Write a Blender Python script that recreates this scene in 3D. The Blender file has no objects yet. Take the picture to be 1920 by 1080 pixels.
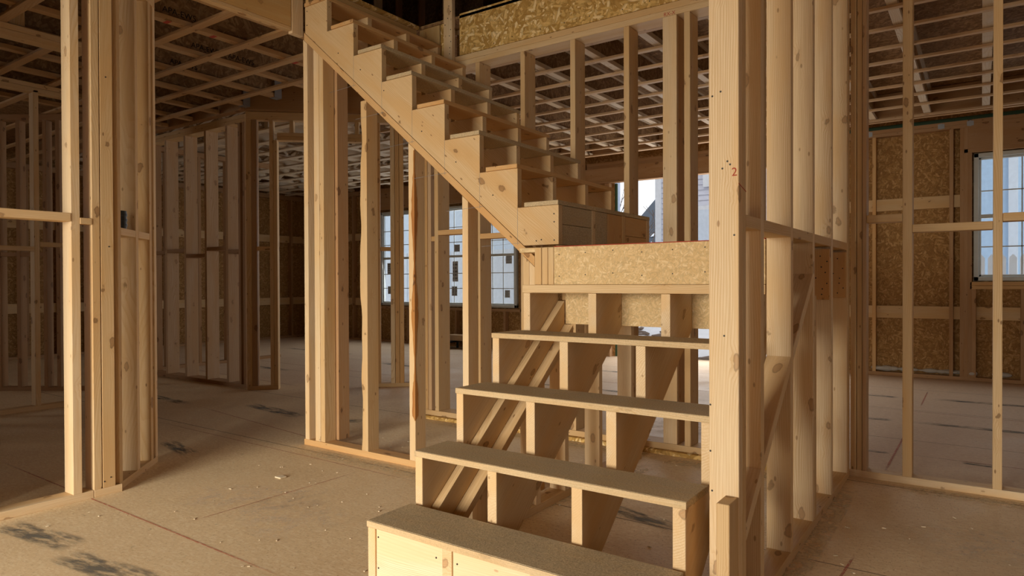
import bpy, bmesh, math, random
from mathutils import Vector, Matrix
random.seed(7)
S = bpy.context.scene
COL = S.collection

# ------------------------------------------------------------------ materials
class NT:
    def __init__(s, name):
        s.m = bpy.data.materials.new(name); s.m.use_nodes = True
        s.t = s.m.node_tree; s.t.nodes.clear()
        s.out = s.n('ShaderNodeOutputMaterial')
    def n(s, k, **kw):
        nd = s.t.nodes.new(k)
        for a, b in kw.items(): setattr(nd, a, b)
        return nd
    def put(s, sock, v):
        if isinstance(v, bpy.types.NodeSocket): s.t.links.new(v, sock)
        elif v is not None: sock.default_value = v
    def math(s, op, a, b=None, c=None):
        nd = s.n('ShaderNodeMath', operation=op)
        for i, v in enumerate((a, b, c)):
            if v is not None: s.put(nd.inputs[i], v)
        return nd.outputs[0]
    def vmath(s, op, a, b=None):
        nd = s.n('ShaderNodeVectorMath', operation=op)
        s.put(nd.inputs[0], a)
        if b is not None: s.put(nd.inputs[1], b)
        return nd.outputs[0]
    def noise(s, v, scale, detail=3, rough=.5, dist=0):
        nd = s.n('ShaderNodeTexNoise'); s.put(nd.inputs['Vector'], v)
        nd.inputs['Scale'].default_value = scale; nd.inputs['Detail'].default_value = detail
        nd.inputs['Roughness'].default_value = rough; nd.inputs['Distortion'].default_value = dist
        return nd.outputs[0]
    def nz3(s, v, scale):
        nd = s.n('ShaderNodeTexNoise'); s.put(nd.inputs['Vector'], v); nd.inputs['Scale'].default_value = scale; return nd.outputs[1]
    def ramp(s, f, lo, hi, a=0., b=1.):
        nd = s.n('ShaderNodeMapRange', interpolation_type='SMOOTHSTEP'); s.put(nd.inputs[0], f)
        nd.inputs[1].default_value = lo; nd.inputs[2].default_value = hi
        nd.inputs[3].default_value = a; nd.inputs[4].default_value = b
        return nd.outputs[0]
    def mix(s, f, a, b, mode='MIX'):
        nd = s.n('ShaderNodeMix', data_type='RGBA', blend_type=mode)
        s.put(nd.inputs[0], f)
        for i, v in ((6, a), (7, b)):
            if isinstance(v, tuple) and len(v) == 3: v = v + (1,)
            s.put(nd.inputs[i], v)
        return nd.outputs[2]
    def bsdf(s, col, rough=.7, bump=None, bs=.2, bd=.002, spec=.25, **kw):
        p = s.n('ShaderNodeBsdfPrincipled')
        if isinstance(col, tuple) and len(col) == 3: col = col + (1,)
        s.put(p.inputs['Base Color'], col); s.put(p.inputs['Roughness'], rough)
        p.inputs['Specular IOR Level'].default_value = spec
        if bump is not None:
            b = s.n('ShaderNodeBump'); b.inputs['Strength'].default_value = bs; b.inputs['Distance'].default_value = bd
            s.put(b.inputs['Height'], bump); s.put(p.inputs['Normal'], b.outputs[0])
        for k, v in kw.items(): s.put(p.inputs[k], v)
        s.t.links.new(p.outputs[0], s.out.inputs[0])
        return p
    def local(s, k=31.):
        tc = s.n('ShaderNodeTexCoord'); oi = s.n('ShaderNodeObjectInfo')
        off = s.n('ShaderNodeCombineXYZ')
        r = oi.outputs['Random']
        s.put(off.inputs[0], s.math('MULTIPLY', r, k)); s.put(off.inputs[1], s.math('MULTIPLY', r, k * 1.7)); s.put(off.inputs[2], s.math('MULTIPLY', r, -k * 2.3))
        return s.vmath('ADD', tc.outputs['Object'], off.outputs[0]), r

def wood(name, ca, cb, dark, knots=1., weather=0., wcol=(.3, .27, .2), rough=.68, bs=.15):
    T = NT(name)
    v, r = T.local()
    warp = T.noise(T.vmath('MULTIPLY', v, (7, 7, 1.3)), 1., 2)
    # knots
    kv = T.vmath('MULTIPLY', T.vmath('ADD', v, T.vmath('MULTIPLY', T.vmath('SUBTRACT', T.nz3(v, 26.), (.5, .5, .5)), (.03, .03, .03))), (9.5, 9.5, 4.6))
    vo = T.n('ShaderNodeTexVoronoi', feature='F1'); T.put(vo.inputs['Vector'], kv); vo.inputs['Scale'].default_value = 1.
    d = vo.outputs['Distance']
    halo = T.ramp(d, .05, .34, 1., 0.)
    core = T.ramp(d, .09, .125, 1., 0.)
    ring = T.math('MULTIPLY', T.ramp(d, .12, .15, 1., 0.), T.ramp(d, .085, .115, 0., 1.))
    vo2 = T.n('ShaderNodeTexVoronoi', feature='F1'); T.put(vo2.inputs['Vector'], T.vmath('MULTIPLY', v, (19, 19, 8))); vo2.inputs['Scale'].default_value = 1.
    pin = T.ramp(vo2.outputs['Distance'], .055, .10, 1., 0.)
    sep = T.n('ShaderNodeSeparateXYZ'); T.put(sep.inputs[0], v)
    # growth rings: distance to a wandering pith line
    px = T.math('ADD', sep.outputs[0], T.math('MULTIPLY', warp, .10))
    px = T.math('ADD', px, T.math('MULTIPLY', halo, .022))
    py = T.math('ADD', sep.outputs[1], T.math('MULTIPLY', T.noise(T.vmath('MULTIPLY', v, (3, 3, .7)), 1., 1), .16))
    rad = T.math('MULTIPLY', T.math('SQRT', T.math('ADD', T.math('MULTIPLY', px, px), T.math('MULTIPLY', py, py))), 150.)
    fr = T.math('FRACT', rad)
    line = T.math('MULTIPLY', T.ramp(fr, .35, .95), T.ramp(fr, .95, 1., 1., 0.))
    fine = T.noise(T.vmath('MULTIPLY', v, (220, 220, 5)), 1., 3, .6)
    blot = T.noise(T.vmath('MULTIPLY', v, (9, 9, 1.6)), 1., 3)
    base = T.mix(r, ca, cb)
    r2 = T.math('FRACT', T.math('MULTIPLY', r, 17.3))
    base = T.mix(T.math('MULTIPLY', r2, .22), base, tuple(c * k for c, k in zip(cb, (.72, .62, .52))))
    base = T.mix(T.math('MULTIPLY', T.math('MULTIPLY', line, T.ramp(T.noise(T.vmath('MULTIPLY', v, (14, 14, 1.2)), 1., 2), .3, .7, .35, 1.)), .75), base, tuple(c * k for c, k in zip(ca, (.76, .62, .44))))
    base = T.mix(T.ramp(fine, .35, .7, 0., .4), base, tuple(c * k for c, k in zip(ca, (.72, .6, .45))))
    base = T.mix(T.ramp(blot, .42, .66, 0., .7), base, tuple(c * k for c, k in zip(cb, (.93, .80, .62))))
    base = T.mix(T.math('MULTIPLY', halo, .30 * knots), base, tuple(c * k for c, k in zip(cb, (.8, .62, .45))))
    base = T.mix(T.math('MULTIPLY', core, .62 * knots), base, dark)
    base = T.mix(T.math('MULTIPLY', ring, .6 * knots), base, tuple(c * .5 for c in dark))
    base = T.mix(T.math('MULTIPLY', pin, .75 * knots), base, tuple(c * .8 for c in dark))
    if weather:
        w = T.noise(T.vmath('MULTIPLY', v, (30, 30, 12)), 1., 6, .7)
        base = T.mix(T.ramp(w, .38, .62, weather * .55, weather), base, wcol)
        sp = T.noise(v, 190., 3, .7)
        base = T.mix(T.ramp(sp, .5, .66, 0., .7 * weather), base, tuple(c * .45 for c in wcol))
        base = T.mix(T.ramp(sp, .46, .34, 0., .55 * weather), base, tuple(min(1, c * 1.7) for c in wcol))
        bump = sp
    else:
        bump = fine
    T.bsdf(base, rough, bump, bs, .0015)
    return T.m

M = {}
M['pine'] = wood('pine', (.74, .555, .33), (.67, .48, .265), (.24, .115, .04))
M['pine_pale'] = wood('pine_pale', (.82, .655, .44), (.79, .61, .385), (.34, .17, .07), .8)
M['pine_white'] = wood('pine_white', (.90, .78, .60), (.88, .74, .54), (.50, .27, .14), .7)
M['pine_warm'] = wood('pine_warm', (.70, .46, .22), (.66, .42, .2), (.22, .1, .035))
M['pine_mid'] = wood('pine_mid', (.58, .39, .215), (.53, .35, .185), (.2, .1, .04))
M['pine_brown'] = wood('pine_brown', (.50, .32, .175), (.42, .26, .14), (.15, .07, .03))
M['pine_pink'] = wood('pine_pink', (.64, .465, .30), (.60, .43, .275), (.25, .13, .06), .6)
M['lvl'] = wood('lvl', (.66, .46, .22), (.62, .43, .2), (.25, .12, .05), .5)
M['tread'] = wood('tread_board', (.66, .515, .32), (.60, .465, .28), (.18, .1, .05), .4, .8, (.49, .39, .245), .85, .5)
M['edge'] = wood('tread_edge', (.74, .58, .36), (.68, .52, .32), (.2, .1, .05), .3, .3, (.5, .4, .25), .85, .4)
M['flange'] = wood('flange', (.70, .61, .50), (.66, .57, .45), (.3, .18, .1), .5)

def osb(name, c1, c2, c3, scale=1., dark=.6, bs=.25, flat=None):
    """strands lie in the plane normal to the object's local X (vertical panels)"""
    T = NT(name)
    v, r = T.local(11.)
    wob = T.n('ShaderNodeTexNoise'); T.put(wob.inputs['Vector'], v); wob.inputs['Scale'].default_value = 22.
    wv_ = T.vmath('MULTIPLY', T.vmath('SUBTRACT', wob.outputs[1], (.5, .5, .5)), (.0, .012, .012))
    vv = T.vmath('ADD', v, wv_)
    cols = []
    for i, ang in enumerate((.25, .95, 1.75, 2.6)):
        mp = T.n('ShaderNodeMapping'); T.put(mp.inputs[0], vv); mp.inputs['Rotation'].default_value = (ang, 0, 0) if not flat else (0, ang, 0)
        mp.inputs['Location'].default_value = (i * 3.1, i * 1.7, i * 5.3)
        w = T.vmath('MULTIPLY', mp.outputs[0], tuple(c * scale for c in ((6, 14, 52) if not flat else (14, 6, 52))))
        vo = T.n('ShaderNodeTexVoronoi', feature='F1'); T.put(vo.inputs['Vector'], w); vo.inputs['Scale'].default_value = 1.
        sc_ = T.n('ShaderNodeSeparateColor'); T.put(sc_.inputs[0], vo.outputs['Color'])
        cols.append((sc_.outputs[0], sc_.outputs[1], vo.outputs['Distance']))
    # the strand whose priority is highest lies on top
    g, p, dd = cols[0]
    for g2, p2, d2 in cols[1:]:
        sel = T.math('GREATER_THAN', p2, p)
        def pk(a_, b_):
            m_ = T.n('ShaderNodeMix', data_type='FLOAT'); T.put(m_.inputs[0], sel); T.put(m_.inputs[2], a_); T.put(m_.inputs[3], b_); return m_.outputs[0]
        g, p, dd = pk(g, g2), pk(p, p2), pk(dd, d2)
    fine = T.noise(T.vmath('MULTIPLY', v, (60, 60, 60)), 1., 4, .7)
    base = T.mix(T.ramp(g, .1, .8), c1, c2)
    base = T.mix(T.ramp(g, .8, .9, 0., .85), base, c3)
    base = T.mix(T.ramp(dd, .42, .75, 0., .35), base, tuple(x * .5 for x in c1))
    base = T.mix(T.ramp(fine, .55, .75, 0., dark * .6), base, tuple(x * .45 for x in c1))
    T.bsdf(base, .8, fine, bs, .002)
    return T.m
M['osb'] = osb('strand_board', (.46, .26, .065), (.76, .50, .18), (.90, .70, .38), 1.1)
M['osb_light'] = osb('strand_board_pale', (.68, .475, .235), (.75, .545, .29), (.81, .62, .36), 2.6, .3)
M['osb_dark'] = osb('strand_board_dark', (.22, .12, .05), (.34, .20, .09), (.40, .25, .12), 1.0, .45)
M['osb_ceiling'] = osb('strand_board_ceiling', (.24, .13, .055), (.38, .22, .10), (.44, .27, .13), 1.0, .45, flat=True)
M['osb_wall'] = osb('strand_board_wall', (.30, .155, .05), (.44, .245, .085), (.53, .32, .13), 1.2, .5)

def plain(name, c, rough=.6, metal=0., **kw):
    T = NT(name); v, r = T.local()
    n_ = T.noise(v, 12., 3)
    T.bsdf(T.mix(T.ramp(n_, .3, .7, 0., .35), c, tuple(x * .82 for x in c)), rough, Metallic=metal, **kw)
    return T.m
M['white_vinyl'] = plain('white_vinyl', (.62, .66, .66), .4)
M['black_plastic'] = plain('black_plastic', (.02, .024, .03), .35)
M['steel'] = plain('galvanised_steel', (.32, .32, .33), .45, .6)
M['nail'] = plain('nail', (.05, .045, .04), .5, .3)
M['green'] = plain('green_sheathing', (.06, .12, .07), .7)
M['dark_gap'] = plain('dark_gap', (.03, .025, .02), .9)
M['snow'] = plain('snow', (.86, .89, .95), .8)
M['bark'] = wood('bark', (.55, .27, .08), (.34, .13, .035), (.03, .015, .008), 1., .0)
M['concrete'] = plain('foam', (.50, .47, .42), .9)
M['siding'] = plain('siding_grey', (.72, .74, .84), .7)
M['trim_white'] = plain('trim_white', (.85, .88, .92), .6)
M['shingle'] = plain('shingle', (.10, .115, .14), .9)
M['fence_white'] = plain('fence_white', (.8, .84, .9), .7)
M['wrap'] = plain('house_wrap', (.74, .82, .92), .6)
M['siding_sky_blue'] = plain('siding_sky_blue', (.58, .74, .90), .6)
M['branch'] = plain('branch', (.20, .15, .12), .9)
M['ink'] = plain('ink', (.015, .012, .01), .9)
M['label_grey'] = plain('label_grey', (.22, .24, .26), .7)
M['paper'] = plain('paper', (.55, .58, .62), .7)
M['shavings'] = plain('shavings', (.78, .66, .48), .9)
M['red_paint'] = plain('red_paint', (.45, .07, .04), .8)

def glass():
    T = NT('window_glass')
    g = T.n('ShaderNodeBsdfGlossy'); g.inputs['Roughness'].default_value = .02
    t = T.n('ShaderNodeBsdfTransparent'); t.inputs[0].default_value = (.93, .96, .97, 1)
    mx = T.n('ShaderNodeMixShader'); mx.inputs[0].default_value = .06
    T.t.links.new(t.outputs[0], mx.inputs[1]); T.t.links.new(g.outputs[0], mx.inputs[2]); T.t.links.new(mx.outputs[0], T.out.inputs[0])
    return T.m
M['glass'] = glass()

def decal(name, c, k=1.0, thr=.45, sc=(40, 40, 40), alpha=.9):
    T = NT(name)
    tc = T.n('ShaderNodeTexCoord'); v = tc.outputs['Object']
    n_ = T.noise(T.vmath('MULTIPLY', v, sc), 1., 4, .7)
    gen = T.n('ShaderNodeSeparateXYZ'); T.put(gen.inputs[0], tc.outputs['Generated'])
    e = None
    for i in (0, 1):
        a = T.math('ABSOLUTE', T.math('SUBTRACT', gen.outputs[i], .5))
        s_ = T.ramp(a, .28, .5, 1., 0.)
        e = s_ if e is None else T.math('MULTIPLY', e, s_)
    f = T.math('MULTIPLY', T.ramp(n_, thr - .12, thr + .12), e)
    f = T.math('MULTIPLY', f, alpha)
    p = T.n('ShaderNodeBsdfPrincipled'); T.put(p.inputs['Base Color'], c + (1,)); p.inputs['Roughness'].default_value = .85
    t = T.n('ShaderNodeBsdfTransparent')
    mx = T.n('ShaderNodeMixShader'); T.put(mx.inputs[0], f)
    T.t.links.new(t.outputs[0], mx.inputs[1]); T.t.links.new(p.outputs[0], mx.inputs[2]); T.t.links.new(mx.outputs[0], T.out.inputs[0])
    return T.m
M['stamp'] = decal('black_ink', (.13, .13, .12), thr=.50, sc=(5, 24, 5), alpha=.7)
M['chalk'] = decal('red_chalk', (.52, .15, .09), thr=.45, sc=(40, 300, 40), alpha=.85)
M['seam'] = decal('panel_joint', (.16, .09, .05), thr=.36, sc=(12, 80, 12), alpha=.8)
M['dust'] = decal('sawdust', (.84, .70, .46), thr=.48, sc=(16, 16, 16), alpha=.7)
M['pale_scuff'] = decal('pale_scuff', (.82, .72, .58), thr=.52, sc=(9, 9, 9), alpha=.35)

def floor_mat():
    T = NT('subfloor')
    tc = T.n('ShaderNodeTexCoord'); v = tc.outputs['Object']
    n1 = T.noise(v, 2.2, 5, .6, .3); n2 = T.noise(T.vmath('MULTIPLY', v, (30, 90, 30)), 1., 4, .7)
    n3 = T.noise(T.vmath('MULTIPLY', v, (120, 55, 30)), 1., 3, .7)
    vo = T.n('ShaderNodeTexVoronoi', feature='F1'); T.put(vo.inputs['Vector'], T.vmath('MULTIPLY', v, (55, 140, 30))); vo.inputs['Scale'].default_value = 1.
    sp = T.n('ShaderNodeSeparateColor'); T.put(sp.inputs[0], vo.outputs['Color'])
    base = T.mix(T.ramp(n1, .35, .68), (.80, .605, .365), (.73, .53, .305))
    base = T.mix(T.ramp(n2, .38, .66, 0., .75), base, (.86, .69, .45))
    base = T.mix(T.ramp(n3, .54, .70, 0., .75), base, (.44, .29, .15))
    base = T.mix(T.ramp(sp.outputs[0], .72, .95, 0., .6), base, (.90, .75, .52))
    big = T.noise(v, .55, 2, .5)
    base = T.mix(T.ramp(big, .45, .7, 0., .3), base, (.52, .38, .24))
    # the far rooms' panels are rained on and pinkish
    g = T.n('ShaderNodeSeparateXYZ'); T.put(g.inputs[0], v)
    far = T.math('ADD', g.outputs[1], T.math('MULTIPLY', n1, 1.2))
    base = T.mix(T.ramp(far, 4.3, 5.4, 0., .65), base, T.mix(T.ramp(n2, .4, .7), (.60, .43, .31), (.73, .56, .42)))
    sc = T.noise(v, 14., 5, .75)
    base = T.mix(T.ramp(sc, .64, .72, 0., .6), base, (.20, .14, .09))
    T.bsdf(base, T.ramp(n1, .3, .7, .55, .75), n3, .35, .0015, .3)
    return T.m
M['floor'] = floor_mat()

# ------------------------------------------------------------------ builders
def empty(name, label, cat, loc=(0, 0, 0), group=None, kind=None):
    o = bpy.data.objects.new(name, None); COL.objects.link(o); o.location = loc
    o.empty_display_size = .1
    if label: o['label'] = label
    if cat: o['category'] = cat
    if group: o['group'] = group
    o['kind'] = kind or 'thing'
    return o

def link(name, bm, grain, mat, parent=None, label=None, smooth=False):
    """bm in world coordinates; local Z of the object runs along the grain"""
    g = Vector(grain).normalized()
    ref = Vector((0, 0, 1)) if abs(g.z) < .9 else Vector((1, 0, 0))
    x = g.cross(ref).normalized(); y = g.cross(x)
    c = Vector((0, 0, 0))
    for v in bm.verts: c += v.co
    c /= max(1, len(bm.verts))
    W = Matrix((x, y, g)).transposed().to_4x4(); W.translation = c
    bm.transform(W.inverted())
    bmesh.ops.recalc_face_normals(bm, faces=bm.faces)
    me = bpy.data.meshes.new(name); bm.to_mesh(me); bm.free()
    if smooth:
        for p in me.polygons: p.use_smooth = True
    o = bpy.data.objects.new(name, me); COL.objects.link(o)
    me.materials.append(M[mat] if isinstance(mat, str) else mat)
    if parent is not None:
        o.parent = parent
        pm = Matrix.Translation(parent.location) if parent.type == 'EMPTY' else parent['_w'] if False else None
        if pm is None:
            pm = WM[parent.name]
        o.matrix_parent_inverse = pm.inverted()
    o.matrix_basis = W
    WM[o.name] = W
    if label: o['label'] = label
    return o
WM = {}

def bmbox(bm, x0, x1, y0, y1, z0, z1, bev=.0018):
    x0, x1 = sorted((x0, x1)); y0, y1 = sorted((y0, y1)); z0, z1 = sorted((z0, z1))
    vs = [bm.verts.new(p) for p in ((x0, y0, z0), (x1, y0, z0), (x1, y1, z0), (x0, y1, z0), (x0, y0, z1), (x1, y0, z1), (x1, y1, z1), (x0, y1, z1))]
    fs = [bm.faces.new([vs[i] for i in q]) for q in ((0, 3, 2, 1), (4, 5, 6, 7), (0, 1, 5, 4), (1, 2, 6, 5), (2, 3, 7, 6), (3, 0, 4, 7))]
    b = min(bev, .3 * min(x1 - x0, y1 - y0, z1 - z0))
    if b > 0:
        es = list({e for f in fs for e in f.edges})
        bmesh.ops.bevel(bm, geom=es, offset=b, segments=1, affect='EDGES')

def box(name, X, Y, Z, mat='pine', parent=None, label=None, bev=.0018, grain=None):
    bm = bmesh.new(); bmbox(bm, *X, *Y, *Z, bev)
    d = (abs(X[1] - X[0]), abs(Y[1] - Y[0]), abs(Z[1] - Z[0]))
    if grain is None:
        i = d.index(max(d)); grain = [0, 0, 0]; grain[i] = 1
    return link(name, bm, grain, mat, parent, label)

def bar(name, a, b, side, w, h, mat='pine', parent=None, label=None):
    """board from a to b; a,b = centre of one face's edge; side = direction of width w; h along side x dir"""
    a = Vector(a); b = Vector(b); d = (b - a); L = d.length; d.normalize()
    s = Vector(side); s = (s - d * s.dot(d)).normalized(); t = d.cross(s)
    bm = bmesh.new(); bmbox(bm, -w / 2, w / 2, -h / 2, h / 2, 0, L)
    W = Matrix((s, t, d)).transposed().to_4x4(); W.translation = a
    bm.transform(W)
    return link(name, bm, d, mat, parent, label)

def prism(name, pts, axis, a, b, grain, mat, parent=None, label=None, bev=.0012):
    """polygon pts (u,v) extruded along axis from a to b.  axis 'x': (y,z); 'y': (x,z); 'z': (x,y)"""
    def P(u, v, w): return {'x': (w, u, v), 'y': (u, w, v), 'z': (u, v, w)}[axis]
    bm = bmesh.new()
    A = [bm.verts.new(P(u, v, a)) for u, v in pts]; B = [bm.verts.new(P(u, v, b)) for u, v in pts]
    n = len(pts)
    bm.faces.new(A); bm.faces.new(B[::-1])
    for i in range(n): bm.faces.new((A[i], A[(i + 1) % n], B[(i + 1) % n], B[i]))
    bmesh.ops.recalc_face_normals(bm, faces=bm.faces)
    if bev: bmesh.ops.bevel(bm, geom=list(bm.edges), offset=bev, segments=1, affect='EDGES')
    return link(name, bm, grain, mat, parent, label)

def wavy_stud(name, X, Y, Z, mat, parent, amp, side=-1, seed=0, label=None):
    """stud whose left front arris wanders (waney edge)"""
    rnd = random.Random(seed); bm = bmesh.new(); n = 34; ph = [rnd.uniform(0, 6.28) for _ in range(5)]
    rings = []
    for i in range(n + 1):
        t = i / n; z = Z[0] + (Z[1] - Z[0]) * t
        w = amp * (.5 + .35 * math.sin(t * 9 + ph[0]) + .3 * math.sin(t * 23 + ph[1]) + .18 * math.sin(t * 51 + ph[2]))
        w = max(0, w)
        x0, x1 = X
        if side < 0: x0 = x0 + w
        else: x1 = x1 - w
        k = max(.002, w * .8)
        if side < 0: pts = [(x0, Y[0]), (x1, Y[0]), (x1, Y[1]), (X[0], Y[1]), (X[0], Y[0] + k)]
        else: pts = [(x0, Y[0]), (x1, Y[0]), (X[1], Y[0] + k), (X[1], Y[1]), (x0, Y[1])]
        rings.append([bm.verts.new((p[0], p[1], z)) for p in pts])
    for a, b in zip(rings, rings[1:]):
        for j in range(5): bm.faces.new((a[j], a[(j + 1) % 5], b[(j + 1) % 5], b[j]))
    bm.faces.new(rings[0]); bm.faces.new(rings[-1])
    return link(name, bm, (0, 0, 1), mat, parent, label)

def sheet(name, axis, pos, th, U, V, holes, mat, parent=None, label=None):
    """sheet perpendicular to axis with rectangular holes (u0,u1,v0,v1)"""
    us = sorted({U[0], U[1], *[h[0] for h in holes], *[h[1] for h in holes]})
    vs = sorted({V[0], V[1], *[h[2] for h in holes], *[h[3] for h in holes]})
    bm = bmesh.new()
    for u0, u1 in zip(us, us[1:]):
        for v0, v1 in zip(vs, vs[1:]):
            c = ((u0 + u1) / 2, (v0 + v1) / 2)
            if any(h[0] < c[0] < h[1] and h[2] < c[1] < h[3] for h in holes): continue
            if axis == 'y': bmbox(bm, u0, u1, pos, pos + th, v0, v1, 0)
            elif axis == 'x': bmbox(bm, pos, pos + th, u0, u1, v0, v1, 0)
            else: bmbox(bm, u0, u1, v0, v1, pos, pos + th, 0)
    return link(name, bm, {'x': (0, 1, 0), 'y': (1, 0, 0), 'z': (1, 0, 0)}[axis], mat, parent, label)

def struct(o, label=None):
    o['kind'] = 'structure'
    if label: o['label'] = label
    return o

# nails: small dots set in a face, one mesh per board
NAILM = {}
def nails(parent, pts, normal, r=.0035, name='nail_head'):
    n = Vector(normal).normalized(); key = round(r, 5)
    if key not in NAILM:
        bm = bmesh.new(); bmesh.ops.create_cone(bm, cap_ends=True, segments=8, radius1=r, radius2=r * .8, depth=.002)
        me = bpy.data.meshes.new('nail_head'); bm.to_mesh(me); bm.free(); me.materials.append(M['nail']); NAILM[key] = me
    for p in pts:
        o = bpy.data.objects.new(name, NAILM[key]); COL.objects.link(o)
        W = n.to_track_quat('Z', 'Y').to_matrix().to_4x4(); W.translation = Vector(p) + n * .0008
        o.parent = parent
        o.matrix_parent_inverse = (WM[parent.name] if parent.name in WM else Matrix.Translation(parent.location)).inverted()
        o.matrix_basis = W

def text(name, body, loc, rot, size, mat, parent, label=None):
    c = bpy.data.curves.new(name, 'FONT'); c.body = body; c.size = size; c.extrude = .0003
    tmp = bpy.data.objects.new(name, c); COL.objects.link(tmp); bpy.context.view_layer.update()
    me = bpy.data.meshes.new_from_object(tmp.evaluated_get(bpy.context.evaluated_depsgraph_get())); bpy.data.objects.remove(tmp)
    me.materials.clear(); me.materials.append(M[mat])
    o = bpy.data.objects.new(name, me); COL.objects.link(o); o.parent = parent
    o.matrix_parent_inverse = (WM[parent.name] if parent.name in WM else Matrix.Translation(parent.location)).inverted()
    W = Matrix(rot).transposed().to_4x4(); W.translation = loc; o.matrix_basis = W
    if label: o['label'] = label
    return o

ZP = 2.69      # underside of the top plates
ZC = 2.77      # joist bottoms
T2 = .038

# ------------------------------------------------------------------ camera
cam = bpy.data.cameras.new('camera'); co = bpy.data.objects.new('camera', cam); COL.objects.link(co)
yaw, pit, rol, F = 0.61043914, -0.00828564, -0.00360138, 1258.43
fw = Vector((-math.sin(yaw) * math.cos(pit), math.cos(yaw) * math.cos(pit), math.sin(pit)))
ri = Vector((math.cos(yaw), math.sin(yaw), 0)); up = ri.cross(fw)
rr = ri * math.cos(rol) + up * math.sin(rol); uu = -ri * math.sin(rol) + up * math.cos(rol)
Mx = Matrix((rr, uu, -fw)).transposed().to_4x4(); Mx.translation = (0, 0, 1.062)
co.matrix_world = Mx
cam.sensor_width = 36; cam.lens = F * 36 / 1920; cam.clip_start = .05; cam.clip_end = 200
S.camera = co

# ------------------------------------------------------------------ setting: floor, ceiling, shell
XL, XR, YF, YB = -11.2, 4.2, -3.2, 8.74
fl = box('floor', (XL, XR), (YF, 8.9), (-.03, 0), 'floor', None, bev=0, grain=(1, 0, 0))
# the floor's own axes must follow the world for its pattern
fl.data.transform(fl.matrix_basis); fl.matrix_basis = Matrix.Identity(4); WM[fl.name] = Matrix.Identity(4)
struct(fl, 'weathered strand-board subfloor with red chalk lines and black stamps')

def mark(name, x0, y0, x1, y1, w, mat, z=.0012):
    a = Vector((x0, y0, z)); b = Vector((x1, y1, z)); d = (b - a); L = d.length
    bm = bmesh.new()
    vs = [bm.verts.new(p) for p in ((0, -w / 2, 0), (L, -w / 2, 0), (L, w / 2, 0), (0, w / 2, 0))]; bm.faces.new(vs)
    me = bpy.data.meshes.new(name); bm.to_mesh(me); bm.free(); me.materials.append(M[mat])
    o = bpy.data.objects.new(name, me); COL.objects.link(o); o.parent = fl
    o.matrix_basis = Matrix.Translation(a) @ Matrix.Rotation(math.atan2(d.y, d.x), 4, 'Z')
    o['kind'] = 'stuff'
    return o
for q in ((-3.55, 1.13, -2.98, 1.21, .15), (-2.98, 1.13, -2.3, 1.22, .15), (-4.5, 2.36, -4.0, 2.26, .13), (-5.3, 3.5, -4.4, 3.4, .16), (-4.3, 3.42, -3.85, 3.56, .15),
          (-1.5, 2.86, -1.05, 2.76, .13), (-.95, 7.03, -.6, 7.03, .1), (-.42, 7.1, .9, 7.1, .12), (-.8, 5.83, -.55, 5.85, .1), (-.5, 5.86, 1.2, 5.86, .11),
          (-.10, 4.72, .08, 4.70, .09), (-.66, 4.72, -.45, 4.72, .06), (.2, 4.6, .9, 4.6, .08), (-2.3, 6.6, -1.4, 6.6, .1), (-4.1, 7.2, -2.6, 7.2, .11), (-4.0, 5.9, -1.9, 5.9, .1),
          (-8.4, 5.2, -6.8, 5.1, .13), (-6.6, 6.3, -5.4, 6.2, .13), (-9.4, 6.9, -7.6, 6.8, .12), (-7.6, 3.3, -5.6, 3.2, .12), (-2.45, 3.1, -2.2, 3.1, .06)):
    mark('ink_stamp', *q, 'stamp')
for q in ((-4.9, 1.53, -1.9, 1.50, .010), (-2.89, 1.55, -2.87, 2.62, .007), (-5.3, 2.66, -2.3, 2.63, .007), (-5.6, 3.2, -3.2, 2.9, .010), (-.42, 6.6, -.42, 7.6, .012),
          (-.44, 4.2, -.43, 5.6, .014), (-.6, 4.75, 2.6, 4.68, .010), (-.59, 2.7, 2.4, 2.68, .010), (-.1, 3.9, 2., 3.9, .008), (-.43, 2.3, -.40, 2.9, .012), (-1.0, 6.35, 2.5, 6.3, .012),
          (-4.2, 6.4, -1.5, 6.4, .012), (-9.5, 5.6, -5.2, 5.5, .014), (-8.5, 4.55, -5.6, 4.4, .014)):
    mark('chalk_line', *q, 'chalk', .0016)
for q in ((-3.6, 2.73, -1.9, 2.73, .14), (-1.75, 2.55, -1.55, 3.7, .14), (-3.5, 3.86, -1.5, 3.83, .16), (-1.6, 3.78, -.8, 3.80, .14), (-.5, 3.95, 1.5, 3.95, .12), (-.55, 2.0, -.55, 3.9, .10)):
    mark('sawdust', *q, 'dust', .002)
for q in ((-2.9, 2.0, -2.3, 1.85, .5), (-.35, 3.2, .9, 3.5, .45), (-3.3, 1.8, -2.6, 2.2, .4), (-2.3, 4.6, -1.2, 4.9, .6)):
    mark('pale_scuff', *q, 'pale_scuff', .0008)
for yy in (2.74, 3.96, 5.18, 6.40, 7.62):
    mark('panel_joint', -11, yy, 4, yy, .007, 'seam', .0010)
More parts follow.
